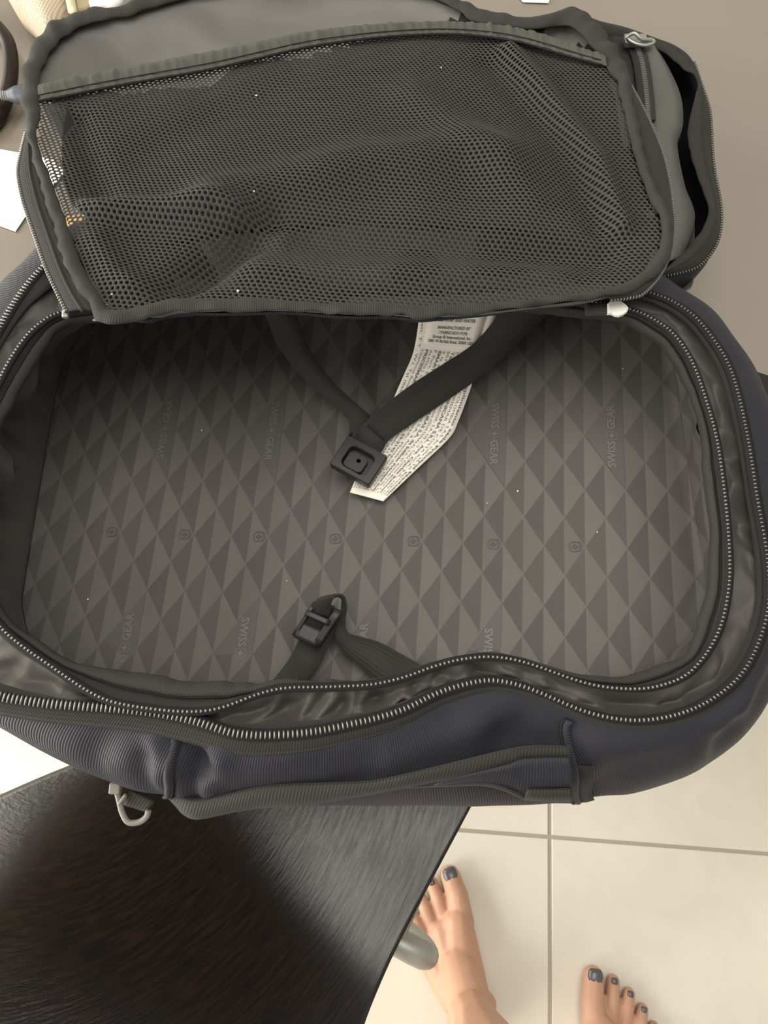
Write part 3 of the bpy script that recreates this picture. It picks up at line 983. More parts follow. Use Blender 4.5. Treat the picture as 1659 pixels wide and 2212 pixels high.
# --- printed words and emblems on the lining
def text_arrays(s, size=1.0, bold=False):
    cu = bpy.data.curves.new('t', 'FONT')
    cu.body = s
    cu.size = size
    cu.resolution_u = 2
    if bold: cu.offset = 0.03 * size
    cu.align_x = 'CENTER'; cu.align_y = 'CENTER'
    ob = bpy.data.objects.new('t', cu)
    COL.objects.link(ob)
    dg = bpy.context.evaluated_depsgraph_get()
    me = bpy.data.meshes.new_from_object(ob.evaluated_get(dg))
    co = np.empty(len(me.vertices) * 3); me.vertices.foreach_get('co', co)
    co = co.reshape(-1, 3)[:, :2]
    fa = [tuple(p.vertices) for p in me.polygons]
    bpy.data.objects.remove(ob); bpy.data.curves.remove(cu); bpy.data.meshes.remove(me)
    return co, fa
def ring_arrays(c, r0, r1, n=20, ang0=0, ang1=360, squash=1.0, power=2.0):
    V, F = [], []
    full = abs(ang1 - ang0) >= 360
    m = n if full else n + 1
    for k in range(m):
        a = math.radians(ang0 + (ang1 - ang0) * k / n)
        ca, sa = math.cos(a), math.sin(a)
        e_ = 2.0 / power
        ca, sa = np.sign(ca) * abs(ca) ** e_, np.sign(sa) * abs(sa) ** e_
        V += [(c[0] + r0 * ca, c[1] + r0 * sa * squash), (c[0] + r1 * ca, c[1] + r1 * sa * squash)]
    for k in range(n):
        k2 = (k + 1) % m
        F.append((2 * k, 2 * k + 1, 2 * k2 + 1, 2 * k2))
    return V, F
def plus_arrays(c, a, b):
    V = [(c[0] - a, c[1] - b), (c[0] + a, c[1] - b), (c[0] + a, c[1] + b), (c[0] - a, c[1] + b), (c[0] - b, c[1] - a), (c[0] + b, c[1] - a), (c[0] + b, c[1] - b), (c[0] - b, c[1] - b), (c[0] - b, c[1] + b), (c[0] + b, c[1] + b), (c[0] + b, c[1] + a), (c[0] - b, c[1] + a)]
    return V, [(0, 1, 2, 3), (4, 5, 6, 7), (8, 9, 10, 11)]
word_1, word_2 = text_arrays('SWISS', 1.0, True), text_arrays('GEAR', 1.0, True)
def place_flat(name, parts, org, ex, ey, mat, lift, parent):
    V, F = [], []
    for v, f in parts:
        b = len(V)
        for x, y in v:
            p = org + ex * x + ey * y
            V.append((p[0], p[1], floor_h(p[0], p[1]) + lift))
        F += [tuple(i + b for i in q) for q in f]
    return mesh_obj(name, V, F, mat, parent, False)
ej = np.array([-0.0014, -0.01845]); ejn = ej / np.linalg.norm(ej)
for i0, j0 in ((-3, -3), (3, -3), (9, -3), (15, -3), (21, -3), (-3, 5), (3, 5), (9, 5), (15, 5)):
    tri = [lat(i0 - 0.02, j0 - 1.96), lat(i0 - 0.02, j0 + 1.96), lat(i0 - 1.97, j0)]
    V, F = [], []
    # fine triangle so that it follows the cloth
    n_ = 10
    ids = {}
    for a in range(n_ + 1):
        for b in range(n_ + 1 - a):
            q = (tri[0] * (n_ - a - b) + tri[1] * a + tri[2] * b) / n_
            ids[(a, b)] = len(V)
            V.append((q[0], q[1], floor_h(q[0], q[1]) + 0.00035))
    for a in range(n_):
        for b in range(n_ - a):
            F.append((ids[(a, b)], ids[(a, b + 1)], ids[(a + 1, b)]))
            if a + b < n_ - 1:
                F.append((ids[(a + 1, b)], ids[(a, b + 1)], ids[(a + 1, b + 1)]))
    mesh_obj('print_triangle', V, F, M['print_dark'], fl, False)
    c = lat(i0 - 0.62, j0)
    down = (i0 % 12 == 3)
    ex = ejn if down else -ejn
    ey = np.array([-ex[1], ex[0]])
    s = 0.0068
    w1 = (word_1[0] * s + np.array([-0.0128, 0]), word_1[1])
    w2 = (word_2[0] * s + np.array([0.0128, 0]), word_2[1])
    rg = ring_arrays((0, 0), 0.0028, 0.0033, 24, power=2.6)
    pl = plus_arrays((0, 0), 0.0019, 0.0006)
    place_flat('lettering', [w1, w2, rg, pl], c, ex, ey, M['print_light'], 0.0007, fl)
for i0 in range(-5, 25, 4):
    c = lat(i0 - 0.52, 1.0)
    rg = ring_arrays((0, 0), 0.0029, 0.0033, 24, power=2.8)
    rg2 = ring_arrays((0, 0), 0.0040, 0.0043, 16, -50, 50)
    pl = plus_arrays((0, 0), 0.0018, 0.0006)
    place_flat('emblem', [rg, rg2, pl], c, np.array([1, 0.0]), np.array([0, 1.0]), M['print_mark'], 0.0005, fl)

# --- compression straps
def pz(l): return [P(*q) for q in l]
strap1 = band('compression_strap', pz([(560, 660, .815), (578, 690, .81), (600, 745, .795), (640, 800, .785), (690, 850, .778), (738, 884, .7745), (752, 905, .774), (755, 930, .774), (750, 960, .774), (742, 985, .774)]),
              pz([(630, 650, .815), (641, 690, .81), (665, 750, .795), (700, 802, .785), (745, 850, .778), (798, 896, .776), (803, 912, .775), (805, 925, .7745), (795, 950, .774), (785, 985, .774)]), M['webbing'], bag, n=90, thick=0.0016)
tag(strap1, 'black elastic strap running to the buckle')
strap2 = band('compression_strap', pz([(1090, 660, .815), (1062, 700, .807), (1020, 745, .797), (960, 785, .789), (880, 838, .784), (810, 893, .7815), (785, 918, .781), (770, 940, .780), (760, 958, .780)]),
              pz([(1200, 660, .815), (1160, 700, .807), (1110, 750, .797), (1050, 805, .789), (960, 868, .784), (860, 935, .7815), (836, 955, .781), (828, 970, .780), (815, 985, .780)]), M['webbing'], bag, n=90, thick=0.0016)
for p0, p1 in (((793, 918), (831, 950)),):
    a, b = P(*p0, .7832), P(*p1, .7832)
    tube('stitch', [a, (a + b) / 2, b], 0.0004, M['thread'], strap2, n=8, seg=6)

# buckle: frame with rounded recess and post
bk = [P(747, 940, .783), P(832, 986, .783), P(797, 1046, .783), P(723, 1009, .783)]
bc = sum(bk) / 4
ex = (bk[1] - bk[0]); hx = np.linalg.norm(ex) / 2; ex /= 2 * hx
ey = np.cross([0, 0, 1], ex); hy = np.linalg.norm(bk[3] - bk[0]) / 2
def sq_ring(hx, hy, r, n=7):
    pts = []
    for sx_, sy_, a0 in ((1, 1, 0), (-1, 1, 90), (-1, -1, 180), (1, -1, 270)):
        for a in np.linspace(0, 90, n):
            t = math.radians(a0 + a)
            pts.append((sx_ * (hx - r) + r * math.cos(t), sy_ * (hy - r) + r * math.sin(t)))
    return np.array(pts)
def stack(name, rings, mat, parent, c, ex, ey, cap0=True, cap1=True, smooth=False):
    n = len(rings[0][0])
    V = []
    for pts, z in rings:
        for x, y in pts:
            V.append(c + ex * x + ey * y + np.array([0, 0, z]))
    F = []
    for l in range(len(rings) - 1):
        for k in range(n):
            k2 = (k + 1) % n
            F.append((l * n + k, l * n + k2, (l + 1) * n + k2, (l + 1) * n + k))
    if cap0: F.append(tuple(range(n))[::-1])
    if cap1: F.append(tuple((len(rings) - 1) * n + k for k in range(n)))
    return mesh_obj(name, V, F, mat, parent, smooth)
O_, I_ = sq_ring(hx, hy, 0.0015), sq_ring(hx * 0.62, hy * 0.66, 0.0038)
I_ = I_ + np.array([0.0, -0.0006])
buckle = stack('strap_buckle', [(O_, -0.0045), (O_, 0.0008), (O_ * 0.96, 0.0016), (I_ * 1.04, 0.0016), (I_, 0.0010), (I_, -0.0040)], M['plastic'], bag, bc, ex, ey)
tag(buckle, 'black plastic buckle socket with square recess')
post = sq_ring(hx * 0.46, hy * 0.50, 0.0028) + np.array([-0.0014, -0.0017])
hole = sq_ring(0.0014, 0.0014, 0.0014)
stack('buckle_post', [(post, -0.0040), (post, -0.0008), (post * 0.95, -0.0004), (hole, -0.0004), (hole, -0.004)], M['plastic'], buckle, bc, ex, ey)
mesh_obj('buckle_wing', [bc + ex * x + ey * y + np.array([0, 0, z]) for x, y, z in ((-hx, hy, -.006), (-hx + .002, hy, -.006), (-hx, hy + .004, -.002), (-hx, hy, .0014), (-hx + .002, hy, .0014), (-hx + .0006, hy + .004, .0))], [(0, 1, 4, 3), (0, 3, 2), (1, 5, 4), (0, 2, 5, 1), (2, 3, 4, 5)], M['plastic'], buckle, False)

# lower strap with ladder lock
strap3 = band('compression_strap', pz([(575, 1500, .80), (592, 1470, .783), (620, 1432, .772), (640, 1395, .772), (652, 1365, .773), (668, 1330, .776), (676, 1300, .781)]),
              pz([(640, 1520, .80), (660, 1475, .783), (690, 1435, .772), (708, 1400, .772), (718, 1375, .773), (730, 1335, .776), (722, 1310, .781)]), M['webbing'], bag, n=60, thick=0.0016)
loop = band('compression_strap', pz([(672, 1322, .783), (678, 1302, .788), (690, 1291, .791), (712, 1285, .792), (738, 1284, .789), (745, 1292, .783), (748, 1310, .777), (746, 1345, .773), (752, 1366, .773), (775, 1375, .773), (820, 1388, .773), (870, 1415, .776), (915, 1440, .788), (940, 1455, .80)]),
            pz([(712, 1333, .783), (714, 1312, .788), (718, 1297, .791), (724, 1290, .792), (735, 1288, .789), (738, 1300, .783), (736, 1330, .777), (722, 1375, .773), (735, 1400, .773), (760, 1425, .773), (790, 1450, .773), (818, 1472, .776), (850, 1485, .788), (880, 1500, .80)]), M['webbing'], bag, n=110, thick=0.0014)
tag(loop, 'black elastic strap looped over the adjuster')
lk = [P(674, 1302, .785), P(737, 1325, .785), P(680, 1395, .779), P(640, 1372, .779)]
lc = sum(lk) / 4
lx_ = (lk[1] - lk[0] + lk[2] - lk[3]) / 2
ly_ = (lk[0] - lk[3] + lk[1] - lk[2]) / 2
hx, hy = np.linalg.norm(lx_) / 2, np.linalg.norm(ly_) / 2
lx_ /= 2 * hx; ly_ /= 2 * hy
def bar(name, a, b, w, h, parent, mat=M['plastic']):
    a, b = np.asarray(a), np.asarray(b)
    return ribbon(name, [a, (a + b) / 2, b], w, mat, parent, n=6, thick=h)
lock = bar('ladder_lock', lc + lx_ * hx * .92 + ly_ * hy * 1.15, lc + lx_ * hx * .92 - ly_ * hy, 0.0042, 0.0055, bag)
tag(lock, 'black plastic strap adjuster')
bar('side_bar', lc - lx_ * hx * .95 + ly_ * hy * .9, lc - lx_ * hx * .95 - ly_ * hy, 0.0022, 0.0045, lock)
bar('cross_bar', lc - lx_ * hx * 1.05 + ly_ * hy * .28 + np.array([0, 0, .004]), lc + lx_ * hx * .9 + ly_ * hy * .28 + np.array([0, 0, .004]), 0.0032, 0.0028, lock)
bar('end_plate', lc - lx_ * hx + ly_ * (-hy * .62) + np.array([0, 0, .001]), lc + lx_ * hx * .9 + ly_ * (-hy * .62) + np.array([0, 0, .001]), hy * 0.95, 0.0022, lock)

# --- care label
lab_l = spline(pz([(912, 640, .812), (905, 690, .806), (893, 760, .793), (870, 815, .785), (835, 895, .778), (800, 970, .774), (768, 1035, .7715), (756, 1064, .7705)]), 80)
lab_r = spline(pz([(1082, 640, .812), (1070, 692, .806), (1052, 745, .795), (1030, 800, .787), (1010, 858, .781), (990, 910, .777), (970, 947, .7745), (900, 1014, .7725), (828, 1083, .7710)]), 80)
def lab(t, v):
    k = t * 79
    i = min(int(k), 78); f_ = k - i
    a = lab_l[i] * (1 - f_) + lab_l[i + 1] * f_
    b = lab_r[i] * (1 - f_) + lab_r[i + 1] * f_
    return a * (1 - v) + b * v
label = loft('care_label', [np.array([lab(t, v) for t in np.linspace(0, 1, 80)]) for v in np.linspace(0, 1, 12)], M['label'], bag, thick=0.0004)
tag(label, 'white printed care label')
leaf = [np.array([lab(t, v) + np.array([0, 0, 0.0011]) for t in np.linspace(0.0, 0.222, 16)]) for v in np.linspace(0.11, 0.86, 8)]
loft('label_leaf', leaf, M['label'], label, thick=0.0004)
lines = ['mast, T.T., W.I. Tel (868) 674-9504  www.pricesmart.com', 'Charlotte Amalie, St. Thomas, U.S.V.I. Tel (340) 417-9401', 'PRICESMART (JAMAICA) LTD. 2249 Constant Spring',
         'As Milio J. Calle 1102, Condominio PSMT (BARBADOS), INC. G', 'F Part. Edificio PriceSmart, Aptdo 2112 RUC 8942', 'SMART PANAMA, S.A. R.U.C. 59-2142 Inversiones Bra',
         '2 la entrada a Esso El Dorado, Managua, Tel (505)', '507-5200 Compensadora S.A. 4 Avenida de la Norte 7', 'Tel (504) 2510 HONDURAS S.A. de Edificio Principal Sula',
         'S. Sur Bel Centro Urbanizacion (GUATEMALA), S.A. 21 Avenida 7-90, Zo', 'PRICESMART EL SALVADOR, S.A. DE C.V. Calle Cortez Blanco y S', 'PRISMAR DOMINICANA S.R.L. Ave. Charles Sumner',
         '3101 7511-1 PRISMAR DE COSTA RICA, S.A. 100 m', 'PRICESMART COLOMBIA S.A.S. Av Calle 26 Tel. Barranquilla', 'Para cumplimiento sede Principal Medellin']
wid = np.linalg.norm(lab(0.5, 0) - lab(0.5, 1))
leng = arclen(np.array([lab(t, 0.5) for t in np.linspace(0, 1, 60)]))[-1]
TV, TF = [], []
for k, s in enumerate(lines):
    co, fa = text_arrays(s, 1.0, k % 3 == 2)
    x0, x1 = co[:, 0].min(), co[:, 0].max()
    v = 0.055 + k * 0.0635
    t0 = 0.10 if (v < 0.10) else 0.245
    t1 = 0.97 - 0.0 * v
    hgt = 0.036 if k % 3 != 2 else 0.042
    b = len(TV)
    for x, y in co:
        tt = t0 + (x - x0) / (x1 - x0) * (t1 - t0)
        TV.append(lab(min(tt, 1), min(max(v + y * hgt / 0.7, 0), 1)) + np.array([0, 0, 0.0006]))
    TF += [tuple(i + b for i in q) for q in fa]
mesh_obj('printed_text', TV, TF, M['ink'], label, False)
TV, TF = [], []
for s, y0, w in (('CLEANING INSTRUCTIONS:', 0.055, .40), ('USE ONLY WITH', 0.085, .34), ('MILD SOAP AND WATER', 0.113, .52), ('MANUFACTURED BY', 0.146, .44), ('/ FABRICADO POR:', 0.168, .40), ('Group III International, Inc.', 0.188, .54), ('2981 W McNab Road, 33069, USA', 0.208, .64)):
    co, fa = text_arrays(s, 1.0, True)
    x0, x1 = co[:, 0].min(), co[:, 0].max()
    b = len(TV)
    for x, y in co:
        TV.append(lab(y0 - y * 0.019, 0.49 + (x - (x0 + x1) / 2) / (x1 - x0) * w) + np.array([0, 0, 0.0017]))
    TF += [tuple(i + b for i in q) for q in fa]
mesh_obj('printed_text', TV, TF, M['ink'], label, False)

# --- carry handle on the near side
handle = band('side_handle', pz([(368, 1712, .815), (395, 1722, .818), (420, 1729, .820), (470, 1722, .824), (571, 1700, .833), (692, 1694, .838), (800, 1690, .843), (890, 1672, .848), (1011, 1642, .850), (1101, 1620, .850), (1162, 1611, .848), (1230, 1611, .846)]),
              pz([(364, 1719, .812), (384, 1741, .810), (400, 1758, .810), (430, 1767, .812), (511, 1751, .820), (571, 1742, .824), (662, 1737, .828), (800, 1714, .836), (890, 1696, .842), (1011, 1672, .845), (1101, 1651, .846), (1134, 1640, .846), (1230, 1637, .845)]), M['webbing_rib'], bag, n=120, thick=0.0022)
tag(handle, 'black ribbed webbing carry handle')
band('handle_lining', pz([(960, 1684, 0.844), (1020, 1670, 0.847), (1101, 1650, 0.849), (1134, 1639, 0.849), (1230, 1636, 0.848)]), pz([(930, 1697, 0.838), (1000, 1692, 0.838), (1060, 1692, 0.838), (1130, 1706, 0.835), (1236, 1706, 0.834)]), M['navy'], handle, n=40, thick=0.0016, k=5, bulge=0.0015)
band('handle_end', pz([(1140, 1706, 0.838), (1180, 1707, 0.838), (1236, 1706, 0.838)]), pz([(1130, 1726, 0.830), (1180, 1731, 0.830), (1238, 1732, 0.828)]), M['webbing_rib'], handle, n=12, thick=0.0018)
band('handle_edge', pz([(860, 1697, 0.840), (960, 1692, 0.840), (1040, 1690, 0.840), (1090, 1700, 0.838), (1145, 1724, 0.830)]), pz([(860, 1700, 0.838), (960, 1696, 0.838), (1040, 1694, 0.838), (1088, 1705, 0.836), (1140, 1729, 0.828)]), M['webbing'], handle, n=30, thick=0.0018)

# --- hook and webbing at the lower left
hook = tube('gear_hook', pz([(250, 1700, .79), (257, 1728, .787), (264, 1755, .785), (277, 1776, .784), (300, 1776, .784), (316, 1765, .785), (321, 1750, .786)]), 0.0016, M['hook'], bag, n=40, seg=10)
tag(hook, 'pale grey open hook')
hb = P(250, 1703, .79)
boxes('hook_block', [(hb, 0.006, 0.006, 0.005)], M['hook'], hook, bevel=0.001)
tube('hook_bar', pz([(256, 1738, .787), (272, 1716, .789)]) , 0.0011, M['hook'], hook, n=6, seg=8)
band('hook_webbing', pz([(280, 1706, .788), (335, 1732, .788)]), pz([(266, 1736, .782), (318, 1752, .782)]), M['webbing_rib'], hook, n=8, thick=0.0018)

# --- padded shoulder strap on the table
stp = pz([(1570, 815, .758), (1625, 838, .757), (1700, 862, .753), (1800, 905, .750), (1880, 985, .749), (1890, 1090, .749), (1820, 1180, .749), (1740, 1225, .749)])
sr_ = ribbon('shoulder_strap', stp, 0.022, M['tape'], bag, n=60, thick=0.012)
bv = sr_.modifiers.new('bevel', 'BEVEL'); bv.width = 0.004; bv.segments = 3

# --- white pull tab
tabp = [(1312, 656), (1318, 651), (1333, 649), (1344, 652), (1352, 658), (1358, 665), (1355, 673), (1347, 679), (1338, 682), (1330, 681), (1322, 677), (1312, 677)]
tc_ = np.array([P(x, y, .868) for x, y in tabp])
nT = len(tabp)
tabV = np.vstack([tc_ + np.array([0, 0, -0.0016]), tc_, tc_.mean(0) + (tc_ - tc_.mean(0)) * 0.9 + np.array([0, 0, 0.0006])])
tab = mesh_obj('zip_pull_tab', tabV, [(l * nT + k, l * nT + (k + 1) % nT, l * nT + nT + (k + 1) % nT, l * nT + nT + k) for l in range(2) for k in range(nT)] + [tuple(2 * nT + k for k in range(nT)), tuple(range(nT))[::-1]], M['white_tab'], bag, False)
tag(tab, 'white rubber zip pull')
band('pull_webbing', pz([(1262, 656, .864), (1314, 656, .867)]), pz([(1264, 682, .864), (1314, 679, .867)]), M['webbing'], tab, n=6, thick=0.0015)
sl = P(143, 677, .862)
slider = boxes('zip_slider', [(sl, 0.004, 0.006, 0.003)], M['steel'], bag, bevel=0.001)

# ------------------------------------------------------------------ lid of the backpack (thrown back over the far rim)
pairs = [((226, 700), (240, 672)), ((300, 697), (300, 668)), ((372, 676), (375, 651)), ((500, 677), (500, 651)), ((627, 673), (627, 655)), ((736, 684), (736, 660)), ((860, 683), (860, 664)), ((901, 692), (905, 666)),
         ((964, 686), (964, 663)), ((1048, 679), (1048, 660)), ((1133, 666), (1133, 653)), ((1200, 658), (1200, 645)), ((1290, 647), (1285, 634)), ((1350, 634), (1345, 618)), ((1400, 610), (1390, 590)),
         ((1437, 570), (1416, 557)), ((1448, 520), (1428, 520)), ((1443, 470), (1424, 472)), ((1424, 430), (1403, 434)), ((1400, 370), (1380, 372)), ((1382, 300), (1360, 302)), ((1370, 240), (1346, 242)),
         ((1358, 180), (1332, 182)), ((1347, 140), (1310, 148)), ((1325, 105), (1292, 120)), ((1300, 65), (1264, 90)), ((1270, 37), (1242, 66)), ((1235, 20), (1208, 56)), ((1175, 38), (1160, 66)),
         ((1105, 38), (1085, 62)), ((1030, 22), (1020, 47)), ((980, -4), (980, 20)), ((900, -32), (900, -10)), ((700, -48), (700, -25)), ((450, -36), (460, -12)), ((330, -6), (335, 18)), ((271, 14), (278, 36)),
         ((244, 22), (238, 44)), ((208, 20), (200, 52)), ((159, 34), (165, 64)), ((127, 43), (145, 78)), ((101, 67), (122, 102)), ((81, 87), (106, 122)), ((67, 116), (95, 140)), ((54, 145), (88, 164)),
         ((50, 181), (86, 188)), ((52, 231), (87, 230)), ((60, 268), (86, 270)), ((63, 300), (80, 305)), ((87, 390), (108, 388)), ((108, 463), (137, 460)), ((134, 544), (163, 540)), ((163, 616), (195, 612)), ((195, 662), (222, 655))]
NB = 520
def wavy(L, amp, f, seed):
    c = L.mean(0)
    o = L.copy()
    d = L - c; d /= np.linalg.norm(d, axis=1)[:, None]
    s = arclen(L)
    o += d * np.array([[amp * nz(q * f, seed)] for q in s])
    o[:, 2] += np.array([amp * 1.2 * nz(q * f * 0.9, seed + 4) for q in s])
    return o
# matching outer / inner edges: resample both along the shared pair index
def pair_curve(idx, dz):
    c = np.array([PL(*p[idx], dz) for p in pairs])
    q = np.vstack([c[-1], c, c[0], c[1]])
    res = []
    for k in np.linspace(0, len(c), NB, endpoint=False):
        i = int(k); t = k - i
        p0, p1, p2, p3 = q[i], q[i + 1], q[i + 2] if i + 2 < len(q) else q[2], q[i + 3] if i + 3 < len(q) else q[3]
        res.append(0.5 * (2 * p1 + (p2 - p0) * t + (2 * p0 - 5 * p1 + 4 * p2 - p3) * t ** 2 + (3 * p1 - p0 - 3 * p2 + p3) * t ** 3))
    return np.array(res)
LBO = wavy(pair_curve(0, 0.0), 0.0026, 85, 1.1)
LBI = wavy(pair_curve(1, 0.0), 0.0014, 85, 5.1)

ridges = [([(470, 425), (640, 388), (800, 352), (1000, 322), (1080, 335)], 0.0101, 0.020), ([(575, 480), (500, 530), (420, 590), (370, 640)], -0.0142, 0.011),
          ([(190, 452), (350, 456), (480, 458), (590, 492)], 0.0115, 0.010), ([(1100, 105), (1200, 225), (1280, 335), (1345, 480)], 0.0074, 0.007), ([(1060, 130), (1160, 250), (1250, 370), (1300, 480)], -0.0041, 0.010),
          ([(200, 520), (240, 600), (320, 635)], 0.0081, 0.010), ([(600, 505), (900, 520), (1300, 545)], -0.0074, 0.014), ([(560, 575), (800, 585), (1200, 590)], 0.0041, 0.012),
          ([(300, 330), (420, 260), (560, 200)], -0.0041, 0.018), ([(900, 200), (1000, 280), (1150, 420)], 0.0038, 0.014), ([(160, 250), (190, 330), (215, 420)], -0.0054, 0.009)]
ridge_w = [(np.array([PL(*q) for q in pl]), a, w) for pl, a, w in ridges]
LIN = np.array([PL(*p[1]) for p in pairs])
def lid_z(pts):
    """height of the net over the lid plane"""
    p = np.asarray(pts)
    d = np.zeros(len(p))
    for pl, a, w in ridge_w:
        d += a * np.exp(-(poly_dist(p, pl) / w) ** 2)
    edge = np.clip(poly_dist(p, np.vstack([LIN, LIN[:1]])) / 0.02, 0, 1)
    d += np.array([0.0022 * nz(q[0] * 24, q[1] * 24, 3.0) for q in p])
    return LID_Z0 + LID_K * (p[:, 1] - LID_Y0) + d * (0.15 + 0.85 * edge) - 0.002 * edge

cut_px = [(150, 212), (134, 300), (139, 400), (158, 446), (186, 464), (190, 500), (174, 526), (176, 560), (205, 615), (238, 665)]
# body of the lid: dark cloth below the net, standing on the table
bo_px = [p[0] for p in pairs[1:45]] + [(70, 195), (100, 212)] + cut_px
bodyO = chaikin(np.array([PL(*p, -0.008) for p in bo_px]), 1)
bodyO = spline(bodyO, 300, closed=True)
bc_ = bodyO.mean(0)
brow = []
for s in np.linspace(0, 1, 8):
    r = bodyO.copy()
    r[:, :2] = bc_[:2] + (r[:, :2] - bc_[:2]) * (1 - 0.06 * s ** 2)
    zb = np.where(r[:, 1] < 0.36, np.minimum(0.86, 0.852), TZ + 0.002)
    zb = np.interp(r[:, 1], [0.28, 0.345, 0.40], [0.862, 0.853, TZ + 0.002])
    zb = np.minimum(zb, bodyO[:, 2])
    r[:, 2] = bodyO[:, 2] * (1 - s) + zb * s
    brow.append(r)
lid = loft('lid', brow, M['navy'], bag, closed=True, thick=0.001)
tag(lid, 'lid of the backpack with a black net pocket')
# lining of the lid
lc_ = np.array([PL(760, 330)])[0]
lrows = []
inn = spline(chaikin(np.array([PL(*(np.array(p[1]) * 0.55 + np.array(p[0]) * 0.45), 0.001) for p in pairs[1:45]] + [PL(*q, -0.003) for q in [(78, 195), (95, 212)] + cut_px]), 1), 300, closed=True)
for k in np.linspace(0.02, 1, 46):
    r = lc_ + (inn - lc_) * k
    r[:, 2] = LID_Z0 + LID_K * (r[:, 1] - LID_Y0) - 0.002
    dip = (1 - k ** 7) * 0.022
    r[:, 2] -= dip
    r[:, 2] += np.array([0.010 * nz(q[0] * 13 + q[1] * 8, q[1] * 22, 1.0) + 0.004 * nz(q[0] * 36, q[1] * 34, 8.0) - 0.003 for q in r]) * (1 - k ** 14)
    lrows.append(r)
seam_px = [(84, 221), (150, 208), (240, 190), (330, 174), (450, 153), (560, 128), (660, 105), (760, 90), (830, 82), (910, 77), (980, 76), (1055, 82), (1130, 95), (1230, 124), (1312, 146)]
cas_px = [(86, 187), (150, 172), (200, 162), (270, 150), (350, 135), (430, 120), (500, 107), (580, 90), (650, 75), (740, 63), (830, 55), (910, 51), (980, 51), (1080, 58), (1180, 80), (1255, 108), (1300, 122)]
lin = loft('lid_lining', lrows, M['lining_pale'], lid, closed=True)
lin.data.materials.append(M['under_net'])
net_poly_px = [p[1] for p in pairs[:23]] + [(x, y - 13) for x, y in seam_px[::-1]] + [p[1] for p in pairs[46:]]
net_poly = np.array([PL(*q) for q in net_poly_px])[:, :2]
pc = np.array([p.center[:2] for p in lin.data.polygons])
ins = in_poly(pc - np.array([0, 0.024]), net_poly) | in_poly(pc, net_poly)
lin.data.polygons.foreach_set('material_index', ins.astype(np.int32))
solidify(lin, 0.0006)

# the net: honeycomb of threads with real holes
A_ = 0.00325
x0, y0 = net_poly.min(0) - 0.01; x1, y1 = net_poly.max(0) + 0.01
cs = []
rot = math.radians(-7)
cr2, sr2 = math.cos(rot), math.sin(rot)
dy = A_ * 0.80
cx0, cy0 = (x0 + x1) / 2, (y0 + y1) / 2
R_ = int(0.34 / A_)
for j in range(-int(0.26 / dy), int(0.26 / dy)):
    for i in range(-R_, R_):
        lx, ly = (i + 0.5 * (j & 1)) * A_, j * dy
        cs.append((cx0 + lx * cr2 - ly * sr2, cy0 + lx * sr2 + ly * cr2))
cs = np.array(cs)
cs = cs[in_poly(cs, net_poly + 0)]
nc = len(cs)
hexd = np.array([(0, -0.667 * dy), (A_ / 2, -0.333 * dy), (A_ / 2, 0.333 * dy), (0, 0.667 * dy), (-A_ / 2, 0.333 * dy), (-A_ / 2, -0.333 * dy)])
hexd = hexd @ np.array([[cr2, sr2], [-sr2, cr2]])
hs_ = 0.58
outer = (cs[:, None, :] + hexd[None]).reshape(-1, 2)
inner = (cs[:, None, :] + hexd[None] * hs_).reshape(-1, 2)
zo, zi = lid_z(outer), lid_z(inner) - 0.00045
VV = np.vstack([np.column_stack([outer, zo]), np.column_stack([inner, zi])])
FF = []
for c in range(nc):
    for k in range(6):
        k2 = (k + 1) % 6
        FF.append((c * 6 + k, c * 6 + k2, nc * 6 + c * 6 + k2, nc * 6 + c * 6 + k))
net = mesh_obj('net_pocket', VV, FF, M['mesh'], lid, True)
tag(net, 'black net pocket', kind='stuff')

# gathered casing along the top of the net
ca, cb = spline([PL(*q, 0.001) for q in cas_px], 260), spline([PL(*q, 0.001) for q in seam_px], 260)
crow = []
for t in np.linspace(0, 1, 9):
    r = ca * (1 - t) + cb * t
    g = np.array([0.0011 * nz(i * 0.35, t * 0.6, 2.0) + 0.0008 * nz(i * 0.9, t, 5.0) for i in range(260)])
    r[:, 2] += 0.0012 + 0.0018 * math.sin(math.pi * min(1, t * 1.25)) + g * (1.3 - 0.5 * t)
    crow.append(r)
cas = loft('casing', crow, M['casing'], lid, thick=0.0008)
tag(cas, 'gathered hem of the net pocket')
e_ = cb * 0.78 + ca * 0.22
e_[:, 2] += 0.0026
tube('stitch_line', e_[::4], 0.00035, M['thread'], lid, n=130, seg=5)
e2 = cb.copy(); e2[:, 2] += 0.0008
tube('hem_cord', e2[::4], 0.0009, M['thread'], lid, n=130, seg=6)

# binding round the lid
rows = []
for t in np.linspace(0, 1, 6):
    r = LBO * (1 - t) + LBI * t
    r[:, 2] += 0.0020 * math.sin(math.pi * t) + 0.0010
    rows.append(r)
loft('lid_binding', rows, M['binding'], lid, closed=True, thick=0.0014)

